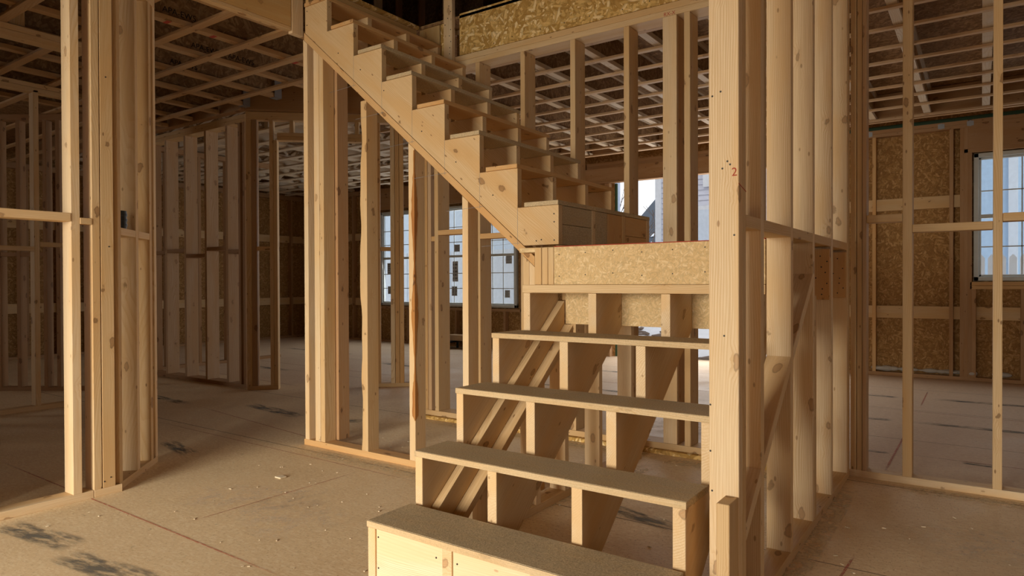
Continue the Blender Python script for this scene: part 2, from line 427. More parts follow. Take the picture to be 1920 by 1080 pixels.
# crumbs of wood on the floor
bm = bmesh.new(); rnd = random.Random(3)
for i in range(230):
    if i < 110: x, y = rnd.uniform(-3.5, -1.2), rnd.uniform(1.2, 3.6)
    elif i < 180: x, y = rnd.uniform(-.5, 1.2), rnd.uniform(1.9, 3.9)
    else: x, y = rnd.uniform(-1.7, -.75), rnd.uniform(2.0, 3.8)
    s = rnd.uniform(.002, .006); L = s * rnd.uniform(1, 4)
    m = Matrix.Translation((x, y, s * .3 + .001)) @ Matrix.Rotation(rnd.uniform(0, 6.3), 4, 'Z') @ Matrix.Diagonal((L, s, s * .5, 1))
    bmesh.ops.create_cube(bm, size=1, matrix=m)
cr = link('wood_crumbs', bm, (1, 0, 0), 'shavings'); cr['kind'] = 'stuff'; cr['label'] = 'pale crumbs of sawn wood scattered over the subfloor'; cr['category'] = 'wood crumbs'
wc = box('wood_chip', (-3.16, -3.11), (2.25, 2.29), (.001, .008), 'shavings', None)
wc['kind'] = 'thing'; wc['label'] = 'pale wood chip lying alone on the open floor left of the stair'; wc['category'] = 'wood chip'

# upper subfloor (= ceiling sheets), with the stair well and foyer left open
OPEN = (-3.65, -.55, YF + .01, 3.93)
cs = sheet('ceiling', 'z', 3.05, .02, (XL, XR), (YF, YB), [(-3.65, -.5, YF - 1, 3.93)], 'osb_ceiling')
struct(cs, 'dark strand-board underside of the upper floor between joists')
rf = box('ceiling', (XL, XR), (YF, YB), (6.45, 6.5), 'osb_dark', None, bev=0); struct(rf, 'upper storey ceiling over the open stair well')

WIN = [(-8.98, -8.02, .66, 2.34), (-7.93, -6.99, .66, 2.34), (-6.94, -5.97, .66, 2.34), (-4.30, -1.75, 0, 2.50), (-.07, 1.10, 1.06, 2.41)]
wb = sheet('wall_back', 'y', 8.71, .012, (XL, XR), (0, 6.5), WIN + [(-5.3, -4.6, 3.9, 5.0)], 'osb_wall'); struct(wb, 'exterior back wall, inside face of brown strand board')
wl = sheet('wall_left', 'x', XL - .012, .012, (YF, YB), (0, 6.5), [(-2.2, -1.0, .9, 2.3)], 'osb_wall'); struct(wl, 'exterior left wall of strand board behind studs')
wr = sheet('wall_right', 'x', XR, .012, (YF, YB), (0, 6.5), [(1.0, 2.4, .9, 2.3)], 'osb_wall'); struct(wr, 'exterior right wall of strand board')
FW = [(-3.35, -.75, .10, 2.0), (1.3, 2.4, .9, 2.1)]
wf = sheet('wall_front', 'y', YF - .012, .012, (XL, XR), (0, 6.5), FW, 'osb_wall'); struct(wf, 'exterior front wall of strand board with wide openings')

# ------------------------------------------------------------------ exterior wall framing (back wall, right-hand room)
fr = empty('wall_frame', 'brown-shaded exterior stud framing over strand board beside the right-hand window', 'wall frame', (.3, 8.62, 0))
Yb0, Yb1 = 8.62, 8.708
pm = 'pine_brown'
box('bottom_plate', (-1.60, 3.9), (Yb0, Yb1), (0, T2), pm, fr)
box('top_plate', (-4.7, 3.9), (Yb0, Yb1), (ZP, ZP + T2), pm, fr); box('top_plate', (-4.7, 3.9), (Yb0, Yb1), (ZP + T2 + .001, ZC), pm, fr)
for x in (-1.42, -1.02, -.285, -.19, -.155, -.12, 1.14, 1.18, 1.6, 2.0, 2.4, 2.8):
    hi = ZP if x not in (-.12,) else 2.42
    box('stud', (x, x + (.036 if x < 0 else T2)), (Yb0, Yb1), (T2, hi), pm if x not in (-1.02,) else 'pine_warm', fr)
for x0, x1 in ((-1.38, -1.02), (-.984, -.285), (-.249, -.19), (-.083, .33), (.37, 1.14), (1.22, 1.6)):
    if x0 > -.2 and x0 < 1.2:
        box('block', (x0, x1), (Yb0 + .045, Yb1 - .002), (.647, .784), 'pine', fr)
    else:
        box('block', (x0, x1), (Yb0 + .045, Yb1 - .002), (1.855, 1.987), 'pine', fr); box('block', (x0, x1), (Yb0 + .045, Yb1 - .002), (.647, .784), 'pine', fr)
box('header', (-.12, 1.2), (Yb0, Yb0 + .04), (2.46, ZP), pm, fr); box('header', (-.155, 1.2), (Yb0, Yb1), (2.42, 2.46), pm, fr)
box('sill_plate', (-.10, 1.14), (Yb0, Yb1), (1.012, 1.05), 'pine_warm', fr); box('sill_plate', (-.10, 1.14), (Yb0, Yb1), (.972, 1.010), 'pine_warm', fr)
for x in (-.085, .33, .75, 1.10): box('cripple_stud', (x, x + T2), (Yb0, Yb1), (T2, .972), pm, fr)
gs = box('green_sheathing', (-1.5, 3.9), (8.700, 8.709), (2.775, 2.825), 'green', fr, 'dark green sheathing strip above the top plate')
for i, x in enumerate((-1.05, -.36, -.10)):
    bm = bmesh.new(); bmbox(bm, x - .03, x + .03, Yb0 - .004, Yb0 - .001, 2.705, 2.755, 0); bmbox(bm, x - .01, x + .01, Yb0 - .008, Yb0 - .004, 2.70, 2.76, 0)
    link('metal_clip', bm, (1, 0, 0), 'steel', fr, 'galvanised metal clip')
# opening header
hb = empty('opening_header', 'deep brown beam spanning the wide doorway in the back wall', 'header beam', (-3, 8.6, 2.5))
box('beam', (-4.75, -1.72), (8.60, 8.64), (2.50, ZP - .002), 'pine_brown', hb); box('bottom_board', (-4.75, -1.76), (8.60, 8.705), (2.472, 2.499), 'pine_brown', hb)
jb = empty('door_jamb', 'doubled brown jamb studs at the left side of the back doorway', 'jamb', (-4.35, 8.62, 0))
box('stud', (-4.37, -4.335), (8.62, 8.72), (0, 2.47), 'pine_brown', jb); box('stud', (-4.41, -4.372), (8.62, 8.72), (0, 2.47), 'pine_brown', jb); box('green_edge', (-4.333, -4.27), (8.725, 8.76), (0, 2.47), 'green', jb, 'green sheathing edge outside the jamb')
jb2 = empty('door_jamb', 'doubled brown jamb studs at the right side of the back doorway', 'jamb', (-1.7, 8.62, 0))
box('stud', (-1.75, -1.714), (8.62, 8.72), (0, 2.47), 'pine_brown', jb2); box('stud', (-1.71, -1.674), (8.62, 8.72), (0, ZP), 'pine_brown', jb2)

# window units
def window(idx, x0, x1, z0, z1, cols, rails, meet, label, stickers=()):
    w = empty('window_%d' % idx, label, None, ((x0 + x1) / 2, 8.66, z0), kind='structure')
    y0, y1 = 8.655, 8.72
    f = .045
    bm = bmesh.new()
    for q in ((x0, x0 + f, z0, z1), (x1 - f, x1, z0, z1), (x0, x1, z0, z0 + f), (x0, x1, z1 - f, z1)): bmbox(bm, q[0], q[1], y0, y1, q[2], q[3], .004)
    for q in ((x0 + f, x0 + f + .022, z0, z1), (x1 - f - .022, x1 - f, z0, z1), (x0, x1, z0 + f, z0 + f + .022), (x0, x1, z1 - f - .022, z1 - f)): bmbox(bm, q[0], q[1], y0 + .02, y1, q[2], q[3], .003)
    link('window_frame', bm, (0, 0, 1), 'white_vinyl', w)
    if meet: box('meeting_rail', (x0 + f, x1 - f), (y0 + .012, y1 - .01), (meet - .018, meet + .022), 'white_vinyl', w)
    bm = bmesh.new()
    a, b = x0 + f + .02, x1 - f - .02
    for i in range(1, cols):
        xx = a + (b - a) * i / cols; bmbox(bm, xx - .006, xx + .006, y0 + .03, y0 + .038, z0 + f, z1 - f, 0)
    for r_ in rails: bmbox(bm, a, b, y0 + .03, y0 + .038, r_ - .006, r_ + .006, 0)
    link('muntin_grid', bm, (0, 0, 1), 'white_vinyl', w)
    box('glass_pane', (a, b), (y0 + .04, y0 + .045), (z0 + f, z1 - f), 'glass', w, bev=0)
    for sx, sz, sw, sh, mt in stickers:
        s_ = box('sticker', (sx, sx + sw), (y0 + .037, y0 + .0385), (sz, sz + sh), 'paper', w, 'paper label stuck on the glass', bev=0)
        bm = bmesh.new()
        for k in range(5):
            bmbox(bm, sx + .012, sx + sw - .012 - .02 * (k % 2), y0 + .0355, y0 + .0368, sz + sh * (.12 + .17 * k), sz + sh * (.12 + .17 * k) + sh * .08, 0)
        link('print', bm, (1, 0, 0), 'label_grey', s_)
    return w
rl = (.966, 1.217, 1.74, 1.99)
window(1, -8.98, -8.02, .66, 2.34, 4, rl, 1.50, 'narrow glimpse of gridded window between studs, leftmost of the three', ((-8.84, 1.22, .10, .20, 0), (-8.83, .86, .14, .14, 0)))
window(2, -7.93, -6.99, .66, 2.34, 4, rl, 1.50, 'gridded sash window of the dark back room, middle of three, with paper labels', ((-7.30, 1.08, .12, .34, 0), (-7.32, .84, .12, .16, 0), (-7.26, 1.58, .12, .12, 0)))
window(3, -6.94, -5.97, .66, 2.34, 4, rl, 1.50, 'gridded sash window right of the other two, seen under the upper flight', ((-6.20, 1.36, .12, .14, 0), (-6.22, .82, .10, .12, 0), (-6.17, 1.80, .10, .1, 0)))
window(4, -.07, 1.10, 1.06, 2.41, 3, (2.01, 1.42), 1.74, 'white framed window of the right-hand room with blue view')

# exterior wall framing behind the left rooms
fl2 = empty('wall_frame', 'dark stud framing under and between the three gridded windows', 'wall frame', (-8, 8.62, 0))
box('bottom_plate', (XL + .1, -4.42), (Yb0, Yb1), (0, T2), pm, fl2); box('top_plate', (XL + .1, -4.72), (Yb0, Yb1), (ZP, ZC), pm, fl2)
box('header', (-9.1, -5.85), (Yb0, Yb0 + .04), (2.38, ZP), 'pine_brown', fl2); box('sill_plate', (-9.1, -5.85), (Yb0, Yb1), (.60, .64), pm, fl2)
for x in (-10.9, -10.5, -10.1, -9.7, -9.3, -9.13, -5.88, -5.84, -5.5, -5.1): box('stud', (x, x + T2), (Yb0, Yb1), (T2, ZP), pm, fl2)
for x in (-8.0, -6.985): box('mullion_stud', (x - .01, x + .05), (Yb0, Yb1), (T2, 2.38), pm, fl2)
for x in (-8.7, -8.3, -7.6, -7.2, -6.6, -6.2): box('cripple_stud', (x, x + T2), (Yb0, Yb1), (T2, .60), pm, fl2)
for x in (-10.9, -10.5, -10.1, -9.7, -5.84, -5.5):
    x1 = x + (.4 if x < -6 else .34)
    box('block', (x + T2, x1), (Yb0 + .045, Yb1 - .002), (1.855, 1.987), 'pine', fl2); box('block', (x + T2, x1), (Yb0 + .045, Yb1 - .002), (.647, .784), 'pine', fl2)
fle = empty('wall_frame', 'grey-lit stud framing of the far left exterior wall', 'wall frame', (XL, 5, 0))
box('bottom_plate', (XL, XL + .09), (.5, 8.6), (0, T2), pm, fle); box('top_plate', (XL, XL + .09), (.5, 8.6), (ZP, ZC), pm, fle)
y = .6
while y < 8.5:
    box('stud', (XL, XL + .09), (y, y + T2), (T2, ZP), pm, fle)
    if True:
        box('block', (XL + .002, XL + .044), (y + T2, y + .4), (1.855, 1.987), 'pine', fle); box('block', (XL + .002, XL + .044), (y + T2, y + .4), (.647, .784), 'pine', fle)
    y += .4064

# snow/foam at the base of the right exterior wall
bm = bmesh.new(); rnd = random.Random(11)
for i in range(26):
    x = rnd.choice((rnd.uniform(-.98, -.62), rnd.uniform(-.5, -.2), rnd.uniform(-.1, .9)));
    m = Matrix.Translation((x, 8.655 + rnd.uniform(-.01, .03), .075)) @ Matrix.Diagonal((rnd.uniform(.04, .10), .03, rnd.uniform(.012, .034), 1))
    bmesh.ops.create_icosphere(bm, subdivisions=2, radius=1, matrix=m)
sn = link('foam_scraps', bm, (1, 0, 0), 'concrete', smooth=True); sn['kind'] = 'stuff'; sn['label'] = 'drifts of pale loose foam along the base of the right-hand exterior wall'; sn['category'] = 'insulation'

# ------------------------------------------------------------------ ceiling framing
def joist(x, y0, y1, parent, name='floor_joist', web='osb_dark', fl='flange'):
    o = box(name, (x, x + .062), (y0, y1), (ZC, ZC + .036), fl, parent)
    box('web', (x + .026, x + .036), (y0, y1), (ZC + .036, 3.012), web, o)
    box('top_flange', (x, x + .062), (y0, y1), (3.012, 3.049), fl, o)
    return o
def strip(y, x0, x1, parent, mat='pine', dz=0, w=.064):
    return box('furring_strip', (x0, x1), (y, y + w), (ZC - .020 + dz, ZC - .001 + dz), mat, parent)
G0 = .0012
cl = empty('ceiling_framework', 'I-joists and furring strips over the dark left room, with black and red marks', 'ceiling frame', (-6, 0, ZC))
for k in range(8, 16):
    x = G0 - .488 * k
    if x < -3.80 - .02: joist(x, YF + .1, 3.86, cl, fl='pine_mid')
for yy in (-1.2, -.8, -.4, 0, .4, .8, 1.2, 1.63, 2.03, 2.42, 2.81, 3.20, 3.58): strip(yy, XL + .1, -3.74, cl, 'pine_mid')
# ink words and red paint ticks on the webs/flanges
for k, ya in ((9, 2.28), (10, 2.75), (10, 3.05), (11, 2.85)):
    text('ink_print', 'APA-EWS', (G0 - .488 * k + .0375, ya, ZC + .060), ((0, 1, 0), (0, 0, 1), (1, 0, 0)), .055, 'ink', cl, 'black printed letters on a joist web')
for yy in (2.30, 2.62, 2.86, 3.2, 3.3):
    bm = bmesh.new(); bmbox(bm, G0 - .488 * 9 + .002, G0 - .488 * 9 + .060, yy, yy + .03, ZC - .0012, ZC - .0004, 0)
    link('red_paint_mark', bm, (0, 1, 0), 'red_paint', cl, 'red paint tick')
cb_ = empty('ceiling_beam', 'flush ceiling beam where the left room I-joists end at metal hangers', 'beam', (-6, 3.9, ZC))
box('beam', (-10.9, -5.95), (3.88, 3.96), (ZC, 3.045), 'pine_brown', cb_)
bar('beam', (-5.98, 3.94, (ZC + 3.045) / 2), (-4.86, 4.92, (ZC + 3.045) / 2), (0, 0, 1), .27, .08, 'pine_brown', cb_)

for x in (G0 - .488 * 11 + .0, G0 - .488 * 12 + .0, G0 - .488 * 10 + .0):
    bm = bmesh.new(); bmbox(bm, x - .006, x + .068, 3.80, 3.875, ZC - .004, ZC - .001, 0); bmbox(bm, x - .008, x - .003, 3.80, 3.875, ZC - .004, 3.0, 0); bmbox(bm, x + .064, x + .069, 3.80, 3.875, ZC - .004, 3.0, 0)
    link('joist_hanger', bm, (0, 0, 1), 'steel', cb_, 'galvanised metal joist hanger')
# middle bay behind the stair
cm = empty('ceiling_framework', 'white-lit joists crossed by furring strips seen above the landing wall', 'ceiling frame', (-2.6, 6, ZC))
for k in range(3, 12):
    joist(G0 - .488 * k, 4.10 if k < 9 else 5.25, 8.12, cm, web='osb_dark')
for yy in (4.22, 4.59, 4.96, 5.34, 5.71, 6.08, 6.47, 6.85, 7.24, 7.62, 8.0): strip(yy, -4.55 if yy < 5.2 else -5.55, -1.2, cm, 'pine_pink', w=.045)
cr_ = empty('ceiling_framework', 'joists and thin furring strips over the right-hand room', 'ceiling frame', (.6, 6, ZC))
for k in range(-6, 3):
    joist(G0 - .488 * k, 4.16 if k < 2 else 4.10, 8.12, cr_, web='osb_wall')
for yy in (4.36, 4.75, 5.14, 5.56, 5.93, 6.32, 6.70, 7.10, 7.52, 8.02, 8.12): strip(yy, -1.195, 3.9, cr_, 'pine_pink', w=.042)
rb = empty('ceiling_beam', 'deep flush beam at the back of the ceiling carrying the joist ends', 'beam', (-.5, 8.15, ZC))
box('beam', (-5.6, 3.9), (8.125, 8.17), (ZC + .002, 3.045), 'pine_brown', rb)
# front part of right room ceiling (behind right wall, over camera's right)
# trusses over the far left back room
ct = empty('ceiling_framework', 'pale open-web floor trusses above the dark back room', 'ceiling frame', (-8, 6, ZC))
for i in range(10):
    x = -10.9 + .61 * i
    if x > -5.5: break
    bm = bmesh.new(); y0_ = 4.15
    bmbox(bm, x, x + .089, y0_, 8.6, ZC, ZC + T2); bmbox(bm, x, x + .089, y0_, 8.6, 3.010, 3.048)
    t = link('floor_truss', bm, (0, 1, 0), 'flange', ct)
    yy = y0_
    while yy < 8.4:
        bar('truss_web', (x + .045, yy, ZC + T2), (x + .045, yy + .25, 3.01), (1, 0, 0), .085, .036, 'flange', t)
        bar('truss_web', (x + .045, yy + .25, 3.01), (x + .045, yy + .5, ZC + T2), (1, 0, 0), .085, .036, 'flange', t); yy += .56
    for b0 in (4.9, 6.3, 7.6):
        box('truss_block', (x + .09, x + .16), (b0 - .35, b0 + .35), (ZC + .002, ZC + .13), 'flange', t)
for yy in (4.5, 4.9, 5.3, 5.7, 6.1, 6.5, 6.9, 7.3, 7.7, 8.1): strip(yy, -11.0, -5.6, ct, 'flange', w=.09)

# ------------------------------------------------------------------ rim boards at the stair well
rm = empty('rim_board', 'yellow plywood rim of the upper floor at top left of the stair', 'rim board', (-3.69, 1, ZC))
box('rim', (-3.728, -3.69), (1.9, 2.775), (2.735, 3.05), 'lvl', rm); box('lower_board', (-3.735, -3.69), (1.9, 2.775), (2.71, 2.733), 'pine', rm)
up_ = empty('post', 'pale upright two-by-four at the stair well corner, left of the top step', 'post', (-3.70, 2.8, 2.69))
box('stud', (-3.728, -3.688), (2.78, 2.868), (2.695, 5.4), 'pine_pale', up_)
rm2 = empty('rim_board', 'strand-board rim across the top of the upper stair flight', 'rim board', (-3.64, 3.4, 2.8))
box('rim', (-3.68, -3.65), (2.88, 3.92), (2.80, 3.05), 'lvl', rm2); box('cap', (-3.75, -3.62), (2.88, 3.92), (3.052, 3.075), 'osb', rm2)
rm3 = empty('rim_board', 'small plywood rim piece left of the upright post above the stair', 'rim board', (-3.5, 3.94, 2.8))
box('rim', (-3.64, -3.43), (3.94, 3.97), (2.78, 3.08), 'lvl', rm3); box('rim', (-3.42, -3.36), (3.94, 3.97), (2.78, 3.08), 'osb', rm3)
rm4 = empty('rim_board', 'big golden strand-board rim of the upper floor above the landing wall', 'rim board', (-2, 3.93, 2.77))
box('panel', (-3.225, -.69), (3.93, 3.95), (2.772, 3.085), 'osb', rm4)
pp = empty('post', 'nailed upright two-by-four standing where the stair rail meets the golden rim board', 'post', (-3.31, 3.9, 2.69))
pb = box('stud', (-3.345, -3.262), (3.888, 3.926), (2.70, 5.4), 'pine_pale', pp)
rnd = random.Random(6)
nails(rm4, [(-3.1 + .2 * i + rnd.uniform(-.04, .04), 3.93, 2.79 + rnd.uniform(0, .03)) for i in range(12)], (0, -1, 0), .004)
rnd = random.Random(5)
nails(pp, [(-3.30 + rnd.uniform(-.03, .03), 3.887, 2.74 + .045 * i) for i in range(14)], (0, -1, 0), .004)

# upper storey background walls
uw = empty('wall_frame', 'dim upper-storey stud wall seen over the top steps', 'wall frame', (-6, 6.4, 3.07))
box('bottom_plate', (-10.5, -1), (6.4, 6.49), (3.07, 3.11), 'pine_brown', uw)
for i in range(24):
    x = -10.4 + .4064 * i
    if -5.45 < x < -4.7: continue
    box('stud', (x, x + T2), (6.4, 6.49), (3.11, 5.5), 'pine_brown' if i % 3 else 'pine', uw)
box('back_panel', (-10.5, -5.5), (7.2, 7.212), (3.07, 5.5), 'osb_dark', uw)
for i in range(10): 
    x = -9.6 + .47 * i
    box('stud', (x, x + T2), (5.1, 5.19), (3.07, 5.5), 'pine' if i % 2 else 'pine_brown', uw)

# ------------------------------------------------------------------ left front wall (W1) with the 45 degree return
w1 = empty('wall_frame', 'bright stud wall at the near left, ending in an angled return with black pipe', 'wall frame', (-3.65, 1.2, 0))
xa, xb = -3.70, -3.605
box('bottom_plate', (xa, xb), (-1.2, 1.53), (0, T2), 'pine_pale', w1); box('bottom_plate', (xa, xb), (1.532, 1.665), (0, T2), 'pine_pale', w1)
box('top_plate', (xa, xb), (-1.2, 1.66), (ZP, 2.748), 'pine', w1)
box('stud', (xa, xb), (1.438, 1.478), (T2, ZP), 'pine_pale', w1)
box('stud', (xa, xb), (1.531, 1.568), (T2, ZP), 'pine', w1)
cs_ = box('stud', (xa - .0, xb), (1.572, 1.632), (T2, ZP), 'pine', w1)
nails(w1, [(xb, 1.58, .07), (xb, 1.61, .085), (xb, 1.60, 2.1), (xb, 1.61, 1.25)], (1, 0, 0), .004)
box('stud', (xa, xb), (.96, .998), (T2, ZP), 'pine', w1); box('stud', (xa, xb), (.55, .588), (T2, ZP), 'pine', w1); box('stud', (xa, xb), (.14, .178), (T2, ZP), 'pine', w1)
box('stud', (xa, xb), (-.27, -.232), (T2, ZP), 'pine', w1)
box('sheathing', (xa - .013, xa - .001), (-3.1, .9), (0, ZP), 'osb_wall', w1, 'unseen brown strand-board sheet added to block front light')  # out-of-view sheet added to keep the front light from the left room
box('block', (xa + .004, xb + .004), (.998, 1.437), (1.365, 1.405), 'pine_pale', w1); box('block', (xa + .004, xb), (.588, .96), (1.365, 1.405), 'pine', w1)
box('block', (xa + .03, xb + .004), (1.478, 1.531), (1.355, 1.386), 'pine', w1, 'short end of a sawn block')
# angled return: from A to B
A = Vector((-3.615, 1.655, 0)); B = Vector((-4.02, 2.06, 0)); dn = (B - A).normalized(); nn = Vector((dn.y, -dn.x, 0)) * 1.0  # nn -> (+,+)
if nn.x < 0: nn = -nn
def ang(name, s, ln, z0, z1, mat, parent, depth=.089, off=0., label=None, origin=A, dirn=dn, nrm=nn):
    c = origin + dirn * s - nrm * (off + depth / 2); d2 = dirn * ln
    bm = bmesh.new(); bmbox(bm, 0, ln, -depth / 2, depth / 2, z0, z1)
    W = Matrix((dirn, nrm, Vector((0, 0, 1)))).transposed().to_4x4(); W.translation = c
    bm.transform(W)
    g = (0, 0, 1) if (z1 - z0) > ln else tuple(dirn)
    return link(name, bm, g, mat, parent, label)
Lab = (B - A).length
ang('bottom_plate', 0, Lab, 0, T2, 'pine', w1); ang('top_plate', 0, Lab, ZP, 2.748, 'pine', w1)
ang('stud', .005, .04, T2, ZP, 'pine', w1)
ang('stud', .25, .038, T2, ZP, 'pine_pale', w1)
ang('stud', .46, .038, T2, ZP, 'pine', w1); ang('stud', Lab - .04, .038, T2, ZP, 'pine_pale', w1)
ang('block', .045, .204, 1.315, 1.353, 'pine_pale', w1); ang('block', .29, .168, 1.315, 1.353, 'pine_pale', w1)
# black ribbed cylinder on the block
bm = bmesh.new(); pc = A + dn * .14 - nn * .045
for i in range(7):
    bmesh.ops.create_cone(bm, cap_ends=True, segments=24, radius1=.040 if i % 2 else .037, radius2=.040 if i % 2 else .037, depth=.0135, matrix=Matrix.Translation((pc.x, pc.y, 1.3602 + .0135 * i)))
cy = link('pipe_stub', bm, (0, 0, 1), 'black_plastic'); cy['kind'] = 'thing'; cy['label'] = 'short black ribbed plastic pipe stub standing on a block in the near left wall'; cy['category'] = 'pipe'

# ------------------------------------------------------------------ left rear walls
w2 = empty('wall_frame', 'shaded stud wall running back at the far left edge behind the bright wall', 'wall frame', (-6.5, 2.2, 0))
x0, x1 = -6.60, -6.51
box('bottom_plate', (x0, x1), (-1, 2.62), (0, T2), 'pine', w2)
box('top_plate', (x0, x1), (-1, 2.62), (2.672, 2.709), 'pine', w2); box('top_plate', (x0, x1), (-1, 2.62), (2.711, 2.748), 'pine', w2)
for y in (.75, 1.15, 1.55, 1.95, 2.32, 2.58): box('stud', (x0, x1), (y, y + T2), (T2, ZP), 'pine' if y > 2.3 else 'pine_brown', w2)
for a, b, z in ((1.19, 1.55, 1.38), (1.59, 1.95, 1.34), (1.99, 2.32, 1.34), (2.36, 2.58, 1.38)): box('block', (x0, x1), (a, b), (z, z + T2), 'pine', w2)
bh = empty('ceiling_beam', 'doubled plank beam crossing the ceiling at the far left top', 'beam', (-5.2, 1, ZP))
box('beam', (-5.24, -5.15), (-1, 2.15), (ZP - .022, 2.708), 'pine', bh); box('beam', (-5.24, -5.15), (-1, 2.15), (2.7095, ZC - .0215), 'pine', bh)
box('upright', (-5.24, -5.20), (1.72, 1.81), (ZC, 3.04), 'pine', bh)
w3 = empty('wall_frame', 'very dark angled stud group behind the far left wall', 'wall frame', (-7.9, 2.7, 0))
A3 = Vector((-8.15, 2.45, 0)); B3 = Vector((-7.25, 3.05, 0)); d3 = (B3 - A3).normalized(); n3 = Vector((-d3.y, d3.x, 0))
if n3.y > 0: n3 = -n3
L3 = (B3 - A3).length
for nm, s, ln, z0, z1 in (('bottom_plate', 0, L3, 0, T2), ('top_plate', 0, L3, ZP, 2.748), ('stud', 0, .04, T2, ZP), ('stud', .05, .14, T2, ZP), ('stud', .35, .038, T2, ZP), ('stud', .62, .038, T2, ZP), ('stud', .75, .04, T2, ZP), ('stud', L3 - .04, .038, T2, ZP), ('block', .19, .16, 1.34, 1.378), ('block', .39, .23, 1.34, 1.378)):
    ang(nm, s, ln, z0, z1, 'pine_brown', w3, origin=A3, dirn=d3, nrm=n3)
w5 = empty('wall_frame', 'shadowed stud partition left of the four-stud partition', 'wall frame', (-8.6, 4.2, 0))
box('bottom_plate', (-8.35, -8.26), (3.95, 6.0), (0, T2), 'pine_brown', w5); box('top_plate', (-8.35, -8.26), (3.95, 6.0), (ZP, 2.748), 'pine_brown', w5)
for y in (3.96, 4.36, 4.77, 5.17, 5.58): box('stud', (-8.35, -8.26), (y, y + T2), (T2, ZP), 'pine_brown', w5)

# P1 wall + 45 degree doorway
w4 = empty('wall_frame', 'four-stud partition with staggered mid blocks standing in the left background', 'wall frame', (-7, 4, 0))
y0, y1 = 4.0, 4.14
box('bottom_plate', (-8.24, -6.07), (y0, y1), (0, T2), 'pine_brown', w4)
box('top_plate', (-8.24, -6.07), (y0, y1), (ZP, ZP + T2), 'pine', w4); box('top_plate', (-8.24, -6.07), (y0, y1), (ZP + T2 + .001, ZC - .002), 'pine', w4)
for x, m_ in ((-8.22, 'pine_brown'), (-7.99, 'pine_brown'), (-7.614, 'pine_pink'), (-7.213, 'pine_pink'), (-6.806, 'pine_pink'), (-6.412, 'pine_pink'), (-6.19, 'pine_brown'), (-6.115, 'pine_brown')):
    box('stud', (x, x + (.036 if x > -7.9 else .04)), (y0, y1), (T2, ZP), m_, w4)
for a, b, z in ((-7.95, -7.614, 1.40), (-7.578, -7.213, 1.41), (-7.177, -6.806, 1.345), (-6.77, -6.412, 1.41), (-6.376, -6.19, 1.37)): box('block', (a, b), (y0, y1), (z, z + T2), 'pine_brown', w4)
w4b = empty('wall_frame', 'angled doorway frame with short header studs beyond the left partition', 'wall frame', (-5.5, 4.4, 0))
A4 = Vector((-5.98, 3.95, 0)); B4 = Vector((-4.72, 5.10, 0)); d4 = (B4 - A4).normalized(); n4 = Vector((d4.y, -d4.x, 0)); L4 = (B4 - A4).length
for nm, s, ln, z0, z1, m_ in (
    ('bottom_plate', 0, .30, 0, T2, 'pine'), ('stud', 0, .05, T2, ZP, 'pine'), ('stud', .052, .05, T2, ZP, 'pine_brown'), ('stud', .225, .036, T2, ZP, 'pine'), ('trimmer', .263, .036, T2, 2.49, 'pine'),
    ('top_plate', 0, L4, ZP, ZC - .002, 'pine'), ('header', .30, .93, 2.49, 2.528, 'pine'), ('header', .30, .93, 2.53, 2.565, 'pine'),
    ('cripple_stud', .42, .038, 2.566, ZP, 'pine'), ('cripple_stud', .74, .038, 2.566, ZP, 'pine'), ('cripple_stud', 1.06, .038, 2.566, ZP, 'pine'),
    ('trimmer', 1.23, .036, T2, 2.49, 'pine'), ('stud', 1.27, .036, T2, ZP, 'pine_warm'), ('bottom_plate', 1.22, L4 - 1.22, 0, T2, 'pine'),
    ('stud', 1.41, .042, T2, ZP, 'pine_pale'), ('stud', 1.455, .042, T2, ZP, 'pine_warm'), ('stud', 1.50, .042, T2, ZP, 'pine_warm'), ('stud', 1.60, .04, T2, ZP, 'pine_brown')):
    ang(nm, s, ln, z0, z1, m_, w4b, origin=A4, dirn=d4, nrm=n4)
ang('block', .10, .125, 1.39, 1.428, 'pine', w4b, origin=A4, dirn=d4, nrm=n4)
ang('block', 1.31, .10, 1.39, 1.428, 'pine_warm', w4b, origin=A4, dirn=d4, nrm=n4)

# dark metal dolly on the floor of the back room
dl = empty('floor_dolly', 'low dark metal dolly on the floor of the back room near the windows', 'dolly', (-7.15, 8.2, 0))
box('deck', (-7.55, -6.95), (8.05, 8.5), (.10, .13), 'black_plastic', dl)
for dx in (-7.5, -7.0):
    for dy in (8.1, 8.45): box('leg', (dx - .015, dx + .015), (dy - .015, dy + .015), (0, .10), 'black_plastic', dl)
box('foam_scrap', (-7.1, -6.6), (8.3, 8.5), (.131, .22), 'pine_pink', None).update_tag()
o_ = bpy.data.objects['foam_scrap']; o_['label'] = 'loose offcut lying on the dark dolly in the back room'; o_['category'] = 'offcut'; o_['kind'] = 'thing'; o_.name = 'board_offcut'

